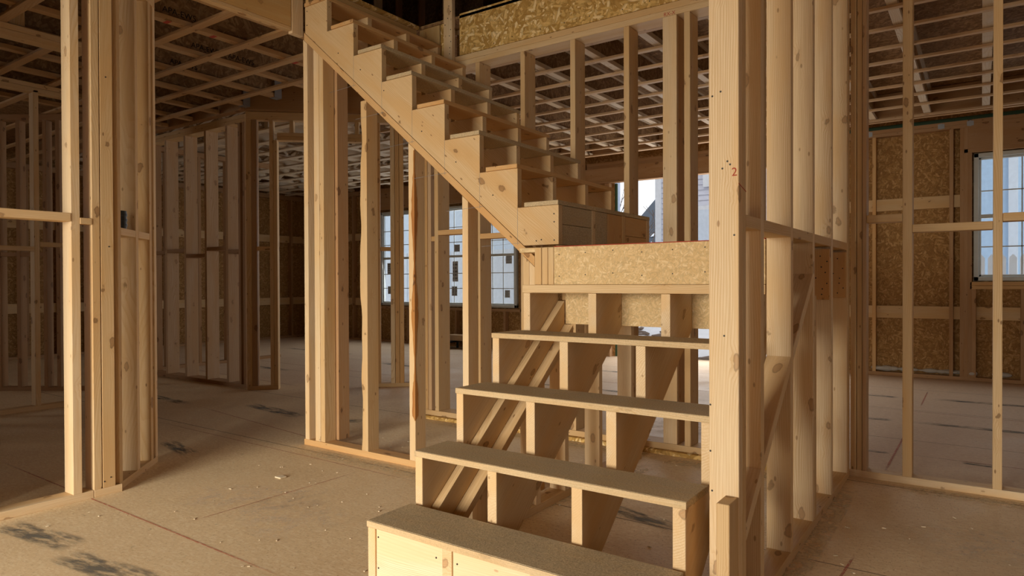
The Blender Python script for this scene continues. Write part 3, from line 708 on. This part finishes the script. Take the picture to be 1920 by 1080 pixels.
# ------------------------------------------------------------------ upper flight
RU, RI = .2435, .2025          # run, rise
XN, ZN = -1.700, 1.466         # first nosing, first tread top
SY = [(2.830, 2.868), (3.175, 3.213), (3.545, 3.583), (3.888, 3.926)]
uf = empty('stair_flight', 'upper flight climbing left, eight plank steps on four saw-tooth stringers', 'stair flight', (-1.7, 3.4, 1.246))
TT = .023
def zb(x): return 1.196 + .842 * (-1.842 - x)
pts = [(XN, 1.249)]
for k in range(8):
    x = XN - RU * k; zt = ZN + RI * k - TT
    pts.append((x, zt)); 
    xn = XN - RU * (k + 1) if k < 7 else -3.62
    pts.append((xn, zt))
pts.append((-3.62, zb(-3.62))); pts.append((-1.9045, 1.249))
pts = pts[::-1]
gdir = (-1, 0, .84)
for i, (a, b) in enumerate(SY):
    st = prism('stringer', pts, 'y', a, b, gdir, 'lvl' if False else 'pine', uf)
    if i == 0:
        nails(uf, [(-1.725, a, 1.27), (-1.725, a, 1.36), (-1.726, a, 1.40), (-1.80, a, 1.275), (-1.83, a, 1.27), (-2.1, a, 1.52), (-2.35, a, 1.72), (-2.6, a, 1.92), (-2.9, a, 2.2), (-3.1, a, 2.36), (-3.3, a, 2.5), (-3.6, a, 2.74), (-3.6, a, 2.83)], (0, -1, 0), .004)
for k in range(8):
    x = XN - RU * k; zt = ZN + RI * k
    d = .198 if k < 7 else .215
    box('tread', (x - d, x + .002), (2.822, 3.928), (zt - TT + .0008, zt), 'tread' if k in (0, 2, 4, 5) else 'pine_warm', uf, 'dirty brown plank' if k in (0, 2, 4, 5) else None)
# boxed first riser infill boards between the stringers
zlo = 1.249; zhi = ZN - TT - .001
for a, b, zz in ((SY[0][1], SY[1][0], (zlo, 1.348)), (SY[0][1], SY[1][0], (1.350, zhi)), (SY[1][1], 3.355, (zlo, zhi)), (3.357, SY[2][0], (zlo, zhi)), (SY[2][1], SY[3][0], (zlo, 1.33)), (SY[2][1], SY[3][0], (1.332, zhi))):
    box('riser_board', (XN - .038, XN - .001), (a + .001, b - .001), zz, 'tread' if a < 3.3 else 'pine_warm', uf, 'stained riser infill board')
# pencil layout lines on the near stringer
for k in range(1, 7):
    x = XN - RU * k; z = ZN + RI * k - TT
    for (ax, az, bx, bz) in ((x, z - RI, x + .0, z - RI - .19), (x + .02, z - RI - .18, x - .23, z - RI - .19)):
        bm = bmesh.new(); p = Vector((ax, 2.8294, az)); q = Vector((bx, 2.8294, bz)); dd = (q - p); n_ = Vector((-dd.z, 0, dd.x)).normalized() * .0007
        bm.faces.new([bm.verts.new(v) for v in (p - n_, q - n_, q + n_, p + n_)])
        link('pencil_line', bm, gdir, 'label_grey', uf)

# stair-left wall under the flight, with sloped plate
ws = empty('wall_frame', 'stud wall under the upper flight with a sloping top plate and barky stud', 'wall frame', (-2.7, 2.87, 0))
Y0, Y1 = 2.83, 2.919
def zs(x): return 1.14 + .842 * (-1.84 - x)      # underside of the sloped plate
pl = [(-1.842, zs(-1.842)), (-1.842, zs(-1.842) + .050), (-3.635, zs(-3.635) + .050), (-3.635, zs(-3.635))]
prism('sloping_plate', pl, 'y', Y0 + .002, Y1, gdir, 'pine_warm', ws)
box('bottom_plate', (-3.655, -1.84), (Y0, Y1), (0, T2), 'pine_warm', ws)
def sstud(x, w, m_='pine', yo=0, nm='stud'):
    za = zs(x + w) - .001; zbb = zs(x) - .001
    return prism(nm, [(x, T2), (x + w, T2), (x + w, za), (x, zbb)], 'y', Y0 + yo, Y1 + yo, (0, 0, 1), m_, ws)
sstud(-3.642, .040, 'pine_pale'); sstud(-3.545, .050, 'pine_pale', .004); sstud(-3.494, .040, 'pine', .006); sstud(-3.47, .04, 'pine_brown', .10)
wv = wavy_stud('stud', (-3.112, -3.05), (Y0, Y1), (T2, zs(-3.06)), 'pine', ws, .020, -1, 2, 'stud with a wandering waney edge')
sstud(-2.705, .045, 'pine_pale'); sstud(-2.308, .040, 'pine_pale'); sstud(-1.910, .036, 'pine'); sstud(-1.873, .034, 'pine_pale')
# bark on the right edge of one stud
bm = bmesh.new(); rnd = random.Random(4); n = 60; prev = None
for i in range(n + 1):
    t = i / n; z = .27 + 1.55 * t; w = .014 + .009 * math.sin(t * 17 + 1) + rnd.uniform(-.003, .003)
    if i in (0, n): w = .001
    xr = -2.6608
    a = bm.verts.new((xr - w, Y0 - .0012, z)); b = bm.verts.new((xr - w * .4, Y0 - .004, z)); c = bm.verts.new((xr + .0015, Y0 - .001, z)); d = bm.verts.new((xr + .0022, Y0 + w * 1.1, z))
    if prev:
        for p, q in zip(range(3), range(1, 4)): bm.faces.new((prev[p], prev[q], (a, b, c, d)[q], (a, b, c, d)[p]))
    prev = (a, b, c, d)
link('bark_strip', bm, (0, 0, 1), 'bark', ws, 'strip of dark and orange bark')

# ------------------------------------------------------------------ lower flight
lf = empty('stair_flight', 'lower flight of four rough grey plank treads rising away from the viewer', 'stair flight', (-1.26, 2.2, 0))
NY = [1.665, 1.912, 2.162, 2.416, 2.668]; NZ = [.212, .411, .622, .836, 1.034]
TL = .023
def sbot(y): return .862 + .81 * (y - 2.947)
prof = [(1.667, 0.002), (1.667, NZ[0] - TL)]
for i in range(1, 4): prof += [(NY[i] + .002, NZ[i - 1] - TL), (NY[i] + .002, NZ[i] - TL)]
prof += [(2.670, NZ[3] - TL), (2.670, 1.011), (2.930, 1.011), (2.930, sbot(2.93)), (2.947 - .860 / .81, .002)]
SX = [(-1.800, -1.764), (-1.450, -1.410), (-1.104, -1.064), (-.756, -.716)]
for a, b in SX: prism('stringer', prof, 'x', a, b, (0, 1, .83), 'pine_pale', lf)
for i, (dep, m_) in enumerate(((.225, 'tread'), (.200, 'tread'), (.205, 'tread'), (.215, 'tread'))):
    tr = box('tread', (-1.803, -.713), (NY[i] + .003, NY[i] + dep), (NZ[i] - TL + .0008, NZ[i]), m_, lf, None)
    box('front_edge', (-1.803, -.713), (NY[i] - .001, NY[i] + .0028), (NZ[i] - TL + .0008, NZ[i] - .0008), 'edge', tr, 'pale rough-sawn front edge of the tread', bev=.0006)
# boxed first step
for a, b in ((-1.763, -1.452), (-1.409, -1.106), (-1.063, -.758)):
    box('riser_board', (a, b), (1.672, 1.708), (.003, NZ[0] - TL - .001), 'pine_white', lf, 'pale riser infill board with a big knot')
nails(lf, [(-1.752, 1.672, .16), (-1.752, 1.672, .05), (-1.48, 1.672, .15), (-1.39, 1.672, .15), (-1.39, 1.672, .06), (-1.12, 1.672, .15), (-1.05, 1.672, .15)], (0, -1, 0), .0035)
# sloping cripple wall inside the left stringer
wc2 = empty('wall_frame', 'low cripple wall with sloping plates under the lower flight, beside its left stringer', 'wall frame', (-1.72, 2.4, 0))
def slope(y): return .975 + .812 * (y - 2.935)
pr = [(1.90, slope(1.90)), (2.926, slope(2.926)), (2.926, slope(2.926) - .115), (1.90, slope(1.90) - .115)]
pr[3] = (1.90, max(.02, slope(1.90) - .115))
prism('sloping_plate', pr, 'x', -1.762, -1.724, (0, 1, .81), 'pine', wc2)
prism('sloping_plate', [(2.05, slope(2.05) - .117), (2.926, slope(2.926) - .117), (2.926, slope(2.926) - .160), (2.05, slope(2.05) - .160)], 'x', -1.762, -1.673, (0, 1, .81), 'pine', wc2)
box('bottom_plate', (-1.762, -1.673), (2.0, 3.75), (0, T2), 'pine', wc2)
for y in (2.22, 2.58): 
    h = slope(y) - .162
    prism('cripple_stud', [(y, T2), (y + T2, T2), (y + T2, h + .03), (y, h)], 'x', -1.762, -1.673, (0, 0, 1), 'pine_pale', wc2)
box('cripple_stud', (-1.762, -1.673), (2.84, 2.878), (T2, .70), 'pine_pale', wc2); 
for y in (3.20, 3.60): box('cripple_stud', (-1.762, -1.673), (y, y + T2), (T2, .97), 'pine_pale', wc2)
box('top_plate', (-1.762, -1.673), (2.965, 3.88), (.971, 1.009), 'pine', wc2)

# ------------------------------------------------------------------ landing
ld = empty('landing', 'stair landing with pale strand-board rim over a plank ledger', 'landing', (-1.2, 3.3, 1.0))
box('ledger', (-1.803, -.68), (2.664, 2.756), (1.0125, 1.0505), 'pine', ld)
box('rim', (-1.629, -.68), (2.668, 2.69), (1.0515, 1.226), 'osb_light', ld, 'pale strand-board rim panel')
box('red_edge', (-1.629, -.68), (2.667, 2.690), (1.2262, 1.2295), 'red_paint', ld, 'thin red painted panel edge')
for a, b in ((-1.735, -1.698), (-1.695, -1.663), (-1.661, -1.631)): box('cripple_stud', (a, b), (2.668, 2.756), (1.0515, 1.225), 'pine', ld)
nails(ld, [(-1.60 + .137 * i, 2.668, z + .006 * ((i * 7) % 3)) for i in range(7) for z in (1.09, 1.19)], (0, -1, 0), .003)
box('hanger_panel', (-1.722, -.68), (2.9315, 2.95), (.852, 1.0115), 'osb_light', ld, 'strand-board hanger strip behind the stringers')
for x in (-1.60, -1.20, -.80): box('joist', (x, x + T2), (2.952, 3.925), (1.012, 1.205), 'pine', ld)
box('side_joist', (-1.80, -1.764), (2.92, 3.925), (1.012, 1.205), 'pine', ld)
box('side_joist', (-.718, -.680), (2.952, 3.925), (1.0, 1.205), 'pine', ld)
box('deck', (-1.84, -.68), (2.692, 3.925), (1.2055, 1.228), 'osb_light', ld)

# ------------------------------------------------------------------ wall behind landing (2x6)
wk = empty('wall_frame', 'tall stud wall behind the landing under the golden rim board', 'wall frame', (-2, 4, 0))
Y0k, Y1k = 3.932, 4.070
box('sill_strip', (-3.62, -.69), (3.90, 4.07), (0, .026), 'osb', wk, 'strand-board strip under the bottom plate')
box('bottom_plate', (-3.62, -.69), (Y0k, Y1k), (.027, .065), 'pine', wk)
box('top_plate', (-3.62, -.69), (Y0k, Y1k), (ZP, ZP + T2), 'pine', wk); box('top_plate', (-3.62, -.69), (Y0k, Y1k), (ZP + T2 + .0008, ZC), 'pine', wk)
for x, w, m_, d in ((-3.60, .04, 'pine_warm', .089), (-3.555, .034, 'pine_pink', .138), (-3.486, .038, 'pine', .138), (-3.075, .038, 'pine', .138), (-2.673, .038, 'pine', .138), (-2.268, .038, 'pine', .138), (-1.875, .038, 'pine', .138),
                (-1.612, .089, 'pine', .036), (-1.475, .036, 'pine', .138), (-1.07, .038, 'pine', .138), (-.74, .038, 'pine', .138)):
    if w > .08:
        box('stud', (x, x + w), (Y0k, Y0k + .038), (.066, ZP - .001), 'pine_pale', wk); box('stud', (x + .002, x + .040), (Y0k + .040, Y1k), (.066, ZP - .001), 'pine_warm', wk); box('stud', (x + .051, x + w), (Y0k + .040, Y1k), (.066, ZP - .001), 'pine_warm', wk)
    elif x == -1.475:
        wavy_stud('stud', (x, x + w), (Y0k, Y1k), (.066, ZP - .001), 'pine', wk, .006, 1, 9)
    else:
        box('stud', (x, x + w), (Y0k, Y0k + d), (.066, ZP - .001), m_, wk)
for a, b, z in ((-3.448, -3.075, 1.43), (-3.037, -2.673, 1.385), (-3.555 + .036, -3.486, 1.385)): box('block', (a, b), (Y0k, Y0k + .089), (z, z + T2), 'pine_warm', wk)

text('crayon_mark', 'RX-X', (-1.605, Y0k - .0006, 2.693), ((1, 0, 0), (0, 0, 1), (0, -1, 0)), .032, 'red_paint', wk, 'red crayon letters')
for i, w_ in enumerate((.05, .055, .03)):
    box('ink_stamp', (-1.59, -1.59 + w_), (Y0k - .0008, Y0k - .0002), (1.30 - .012 * i, 1.306 - .012 * i), 'ink', wk, bev=0)
# ------------------------------------------------------------------ right stair wall
rw = empty('wall_frame', 'tall bright stud wall right of the stair with slanting plates between its studs', 'wall frame', (-.63, 3, 0))
X0, X1 = -.676, -.587
box('bottom_plate', (X0, X1), (2.01, 4.04), (0, T2), 'pine', rw)
box('top_plate', (X0, X1), (2.01, 4.04), (4.6, 4.64), 'pine', rw)
p1 = box('stud', (X0, X1), (2.006, 2.043), (T2, 4.6), 'pine_pale', rw, 'broad knotty front stud facing the viewer'); box('stud', (X0, X1), (2.045, 2.082), (T2, 4.6), 'pine', rw)
nails(p1, [(-.672, 2.006, .69), (-.667, 2.006, .43), (-.672, 2.006, .55), (-.665, 2.006, 1.62), (-.640, 2.006, 1.63), (-.62, 2.006, 1.42), (-.612, 2.006, 1.41), (-.635, 2.006, 1.40), (-.60, 2.006, 1.2), (-.63, 2.006, .9)], (0, -1, 0), .0032)
for y, m_ in ((2.251, 'pine_pale'), (2.668, 'pine_pale'), (3.07, 'pine_pale'), (3.50, 'pine_pale'), (3.95, 'pine_pale'), (4.00, 'pine')):
    box('stud', (X0, X1), (y, y + (T2 if y < 3.9 else .036)), (T2, 4.6), m_, rw)
box('stud', (X0 + .03, X1), (3.108, 3.144), (T2, 1.0), 'pine', rw)
for a, b in ((2.083, 2.251), (2.289, 2.668), (2.706, 3.07), (3.108, 3.50), (3.538, 3.95)): box('block', (X0, X1), (a + .001, b - .001), (1.228, 1.266), 'pine', rw)
def rs(y): return .780 + .785 * (y - 2.668)
for a, b in ((2.083, 2.251), (2.289, 2.668), (2.706, 3.07)):
    a += .001; b -= .001
    prism('sloping_plate', [(a, rs(a)), (b, rs(b)), (b, rs(b) - .052), (a, rs(a) - .052)], 'x', X0 + .001, X1, (0, 1, .785), 'pine_pale', rw)
for y in (3.46, 3.91):
    q = box('blocking_board', (X0, X1 - .002), (y, y + T2), (.975, 1.216), 'pine_warm', rw, 'nailed orange-brown block across the wall bay')
    rnd = random.Random(int(y * 100)); nails(rw, [(rnd.uniform(X0 + .02, X1 - .01), y, 1.0 + .026 * i) for i in range(8)], (0, -1, 0), .0035)
text('crayon_mark', '2', (-.608, 2.0055, 1.375), ((1, 0, 0), (0, 0, 1), (0, -1, 0)), .035, 'red_paint', rw, 'red crayon figure')
bar('chalk_line', (-.5866, 2.005, 1.352), (-.5866, 2.082, 1.335), (1, 0, 0), .0006, .003, 'red_paint', rw)
sb = empty('post', 'short sawn-off upright two-by-four fixed to the front of the nearest stud', 'post', (-.605, 1.96, 0))
box('stud', (-.626, -.588), (1.917, 2.004), (0, .424), 'pine', sb)
# gap fill below the slope: second cripple in first bay
box('stud', (X0 - .002, X0 + .034), (2.09, 2.18), (T2, .30), 'pine', rw)

# ------------------------------------------------------------------ wall to the right (R)
wr_ = empty('wall_frame', 'open stud wall closing the dim right-hand space in front of the far window', 'wall frame', (.4, 4.1, 0))
YR0, YR1 = 4.05, 4.139
box('bottom_plate', (-.62, 3.9), (YR0, YR1), (0, T2), 'pine_pale', wr_)
box('top_plate', (-.49, 3.9), (YR0, YR1), (ZP, ZC - .002), 'pine_pink', wr_)
for x, w, m_ in ((-.584, .028, 'pine'), (-.553, .024, 'pine'), (-.527, .020, 'pine_pink'), (-.339, .044, 'pine'), (.046, .038, 'pine'), (.45, .038, 'pine'), (.86, .038, 'pine'), (1.27, .038, 'pine')):
    box('stud', (x, x + w), (YR0, YR1), (T2, ZP - .001), m_, wr_)
for a, b, z in ((-.506, -.34, 1.375), (-.294, .045, 1.315), (.085, .449, 1.352), (.489, .86, 1.32)): box('block', (a, b), (YR0 - .003, YR1), (z, z + .040), 'pine', wr_)

# ------------------------------------------------------------------ outside
gr = box('ground', (-60, 40), (8.95, 70), (-.65, -.60), 'snow', None, bev=0); struct(gr, 'snow-covered ground behind the house')
gr2 = box('ground', (-60, -11.6), (-30, 8.9), (-.65, -.60), 'snow', None, bev=0); struct(gr2, 'snow-covered ground left of the house')
gr3 = box('ground', (-11.5, 10), (-40, YF - .1), (-.65, -.60), 'branch', None, bev=0); struct(gr3, 'unseen ground in front of the house, made brown to cut bounced light')  # unseen; brown instead of snow so less light bounces upward
dk = box('floor', (-4.6, -1.2), (8.91, 9.0), (-.06, -.005), 'floor', None, bev=0); struct(dk, 'edge of the subfloor at the back doorway')
bank = prism('ground', [(9.6, -.62), (12.8, .42), (60, .9), (60, -.62)], 'x', -7.9, -.9, (1, 0, 0), 'snow', None, bev=0); struct(bank, 'snow bank rising outside the back doorway')
# house next door
nh = empty('house', 'grey-lavender lap-sided house with white corner trim seen through the back doorway', 'house', (-5, 16.2, -.6))
bm = bmesh.new()
for i in range(42):
    z = -.6 + i * .13
    vs = [bm.verts.new(p) for p in ((-6.6, 16.0, z), (-1.0, 16.0, z), (-1.0, 16.025, z + .13), (-6.6, 16.025, z + .13))]; bm.faces.new(vs)
    vs = [bm.verts.new(p) for p in ((-6.6, 16.0, z), (-1.0, 16.0, z), (-1.0, 16.03, z), (-6.6, 16.03, z))]; bm.faces.new(vs)
bmbox(bm, -6.6, -1.0, 16.03, 24, -.6, 4.9, 0)
link('siding', bm, (1, 0, 0), 'siding', nh)
box('corner_trim', (-6.75, -6.6), (15.96, 16.1), (-.6, 4.9), 'trim_white', nh); box('frieze_board', (-5.52, -4.9), (15.94, 16.0), (3.35, 4.0), 'trim_white', nh)
wn = box('window_trim', (-5.75, -5.05), (15.93, 16.0), (2.05 - .5, 2.9), 'trim_white', nh); box('window_glass', (-5.66, -5.14), (15.915, 15.928), (1.75, 2.8), 'wrap', wn, bev=0)
box('window_trim', (-2.2, -1.4), (15.93, 16.0), (1.4, 2.9), 'trim_white', nh)
bm = bmesh.new(); 
for p in ((-7.1, 15.6, 4.85), (-.5, 15.6, 4.85), (-.5, 20, 7.4), (-7.1, 20, 7.4)): bm.verts.new(p)
bm.verts.ensure_lookup_table(); bm.faces.new(bm.verts); r_ = bmesh.ops.extrude_face_region(bm, geom=bm.faces[:]); bmesh.ops.translate(bm, verts=[v for v in r_['geom'] if isinstance(v, bmesh.types.BMVert)], vec=(0, 0, .15))
link('roof', bm, (1, 0, 0), 'shingle', nh)
h2 = empty('house', 'low house with dark snow-patched roof beyond the doorway', 'house', (-12, 28, -.6))
box('wall', (-15.8, -9.0), (26.6, 32), (-.6, 2.9), 'siding_sky_blue', h2, bev=0)
bm = bmesh.new()
for p in ((-12.7, 26, 2.6), (-8.0, 26, 2.6), (-8.6, 30, 5.7), (-11.9, 30, 5.7)): bm.verts.new(p)
bm.verts.ensure_lookup_table(); bm.faces.new(bm.verts); r_ = bmesh.ops.extrude_face_region(bm, geom=bm.faces[:]); bmesh.ops.translate(bm, verts=[v for v in r_['geom'] if isinstance(v, bmesh.types.BMVert)], vec=(0, .1, .15))
rf2 = link('roof', bm, (1, 0, 0), 'shingle', h2)
bm = bmesh.new(); rnd = random.Random(8)
for i in range(60):
    t = rnd.random(); y = 26.3 + 3.4 * t; z = 2.6 + .775 * (y - 26) + .14; x = rnd.uniform(-11.6, -9.2) + .1 * t
    m = Matrix.Translation((x, y, z)) @ Matrix.Rotation(.66, 4, 'X') @ Matrix.Diagonal((rnd.uniform(.06, .25), rnd.uniform(.06, .18), .03, 1)); bmesh.ops.create_icosphere(bm, subdivisions=1, radius=1, matrix=m)
link('snow_patch', bm, (1, 0, 0), 'snow', h2, 'patches of melting snow')
# picket fences
def fence(x0, x1, y, z0, z1, label):
    f = empty('picket_fence', label, 'fence', ((x0 + x1) / 2, y, z0))
    bm = bmesh.new(); x = x0
    while x < x1:
        w = .09
        vs = [(x, z0), (x + w, z0), (x + w, z1 - .06), (x + w / 2, z1), (x, z1 - .06)]
        a = [bm.verts.new((u, y, v)) for u, v in vs]; b = [bm.verts.new((u, y + .02, v)) for u, v in vs]
        bm.faces.new(a); bm.faces.new(b[::-1])
        for i in range(5): bm.faces.new((a[i], a[(i + 1) % 5], b[(i + 1) % 5], b[i]))
        x += .125
    pk = link('pickets', bm, (0, 0, 1), 'fence_white', f); pk['kind'] = 'stuff'
    for zz in (z0 + .3, z1 - .4): box('rail', (x0, x1), (y + .022, y + .06), (zz, zz + .08), 'fence_white', f)
    return f
fence(-7.6, -1.2, 13.8, .42, 1.95, 'white picket fence outside the back doorway')
fence(-.3, 4.0, 12.0, -.6, 1.45, 'white picket fence outside the right-hand window')
hb2 = empty('house', 'pale blue block added for the blurred sky and trees through the right-hand window', 'house', (1.5, 17.5, -.6))
box('wall', (-.4, 8.0), (19.2, 24), (-.6, 4.6), 'siding_sky_blue', hb2, bev=0); box('corner_trim', (.5, .68), (19.1, 19.2), (-.6, 4.6), 'trim_white', hb2)  # added block in place of sky and trees blurred beyond the glass
wrp = empty('house', 'white-wrapped building close behind the three left windows', 'house', (-10, 13, -.6))
box('wall', (-22, -8.7), (13.0, 18), (-.6, 1.85), 'fence_white', wrp, bev=0); box('upper_wall', (-22, -8.7), (13.5, 18), (1.85, 6.0), 'wrap', wrp, bev=0)
bm = bmesh.new()
for i in range(24): bmbox(bm, -21.5 + i * .5, -21.48 + i * .5, 12.985, 13.0, -.6, 1.85, 0)
link('seam', bm, (0, 0, 1), 'wrap', wrp)
# bare shrub and tree
def tree(x, y, z, h, seed, label, n=26):
    rnd = random.Random(seed); bm = bmesh.new()
    def br(p, d, L, r, dep):
        q = p + d * L
        rot = d.to_track_quat('Z', 'Y').to_matrix().to_4x4(); rot.translation = (p + q) / 2
        bmesh.ops.create_cone(bm, cap_ends=True, segments=5, radius1=r, radius2=r * .65, depth=L * 1.02, matrix=rot)
        if dep == 0: return
        for _ in range(3):
            nd = (d + Vector((rnd.uniform(-.7, .7), rnd.uniform(-.7, .7), rnd.uniform(-.15, .5)))).normalized()
            br(p + d * L * rnd.uniform(.6, 1), nd, L * rnd.uniform(.6, .8), r * .6, dep - 1)
    br(Vector((x, y, z)), Vector((0, 0, 1)), h * .35, h * .012, 4)
    o = link('bare_tree', bm, (0, 0, 1), 'branch'); o['label'] = label; o['category'] = 'tree'; o['kind'] = 'thing'
tree(-9.6, 19, -.6, 5.5, 1, 'leafless tree against the bright sky left of the doorway post')
tree(-10.6, 22, -.3, 6.0, 2, 'second leafless tree behind the snowy roof edge')
# snow bank with dark rubble just outside
bm = bmesh.new(); rnd = random.Random(21)
for i in range(110):
    x = rnd.uniform(-6.8, -2.2); y = rnd.uniform(10.2, 12.8); s = rnd.uniform(.04, .15)
    m = Matrix.Translation((x, y, -.62 + (y - 9.6) * .325)) @ Matrix.Rotation(rnd.uniform(0, 3), 4, 'Z') @ Matrix.Diagonal((s * 1.8, s * .6, s * .35, 1)); bmesh.ops.create_icosphere(bm, subdivisions=1, radius=1, matrix=m)
rb_ = link('rubble', bm, (1, 0, 0), 'branch'); rb_['kind'] = 'stuff'; rb_['label'] = 'brown clods and debris poking through the snow outside'; rb_['category'] = 'debris'

# ------------------------------------------------------------------ light
W = bpy.data.worlds.new('sky'); S.world = W; W.use_nodes = True
bg = W.node_tree.nodes['Background']; bg.inputs[0].default_value = (.94, .97, 1.0, 1); bg.inputs[1].default_value = 1.4

def area(name, loc, target, sx, sy, power, col):
    l = bpy.data.lights.new(name, 'AREA'); l.shape = 'RECTANGLE'; l.size = sx; l.size_y = sy; l.energy = power; l.color = col
    o = bpy.data.objects.new(name, l); COL.objects.link(o); o.location = loc
    d = (Vector(target) - Vector(loc)).normalized(); o.rotation_euler = d.to_track_quat('-Z', 'Y').to_euler()
    return o
# daylight through the wide front opening (behind the viewer), and through the other windows
area('daylight_front', (-1.3, YF - 4.0, 2.6), (-1.8, 0, 1.1), 5.0, 4.2, 2300, (1, .92, .77))
area('daylight_back_door', (-3.0, 8.85, 1.25), (-2.6, 4, 1.0), 2.4, 2.3, 55, (1, .97, .93))
area('daylight_windows', (-7.5, 8.8, 1.5), (-7, 4, .8), 2.9, 1.6, 38, (1, .97, .92))
area('daylight_right_window', (.5, 8.8, 1.7), (.6, 4, .9), 1.0, 1.2, 5, (1, .97, .92))
area('daylight_left', (XL - .1, -1.6, 1.6), (-6, 2.5, .6), 1.1, 1.3, 40, (1, .97, .92))
area('daylight_right', (XR - .05, 1.7, 1.6), (0, 3.0, .8), 1.3, 1.3, 7, (1, .93, .82))

S.view_settings.view_transform = 'Standard'; S.view_settings.look = 'None'; S.view_settings.gamma = 1; S.view_settings.use_curve_mapping = False
S.view_settings.exposure = -0.14
S.cycles.max_bounces = 6; S.cycles.diffuse_bounces = 4; S.cycles.glossy_bounces = 2; S.cycles.transparent_max_bounces = 8
S.cycles.use_adaptive_sampling = True; S.cycles.adaptive_threshold = .03
S.cycles.use_denoising = True
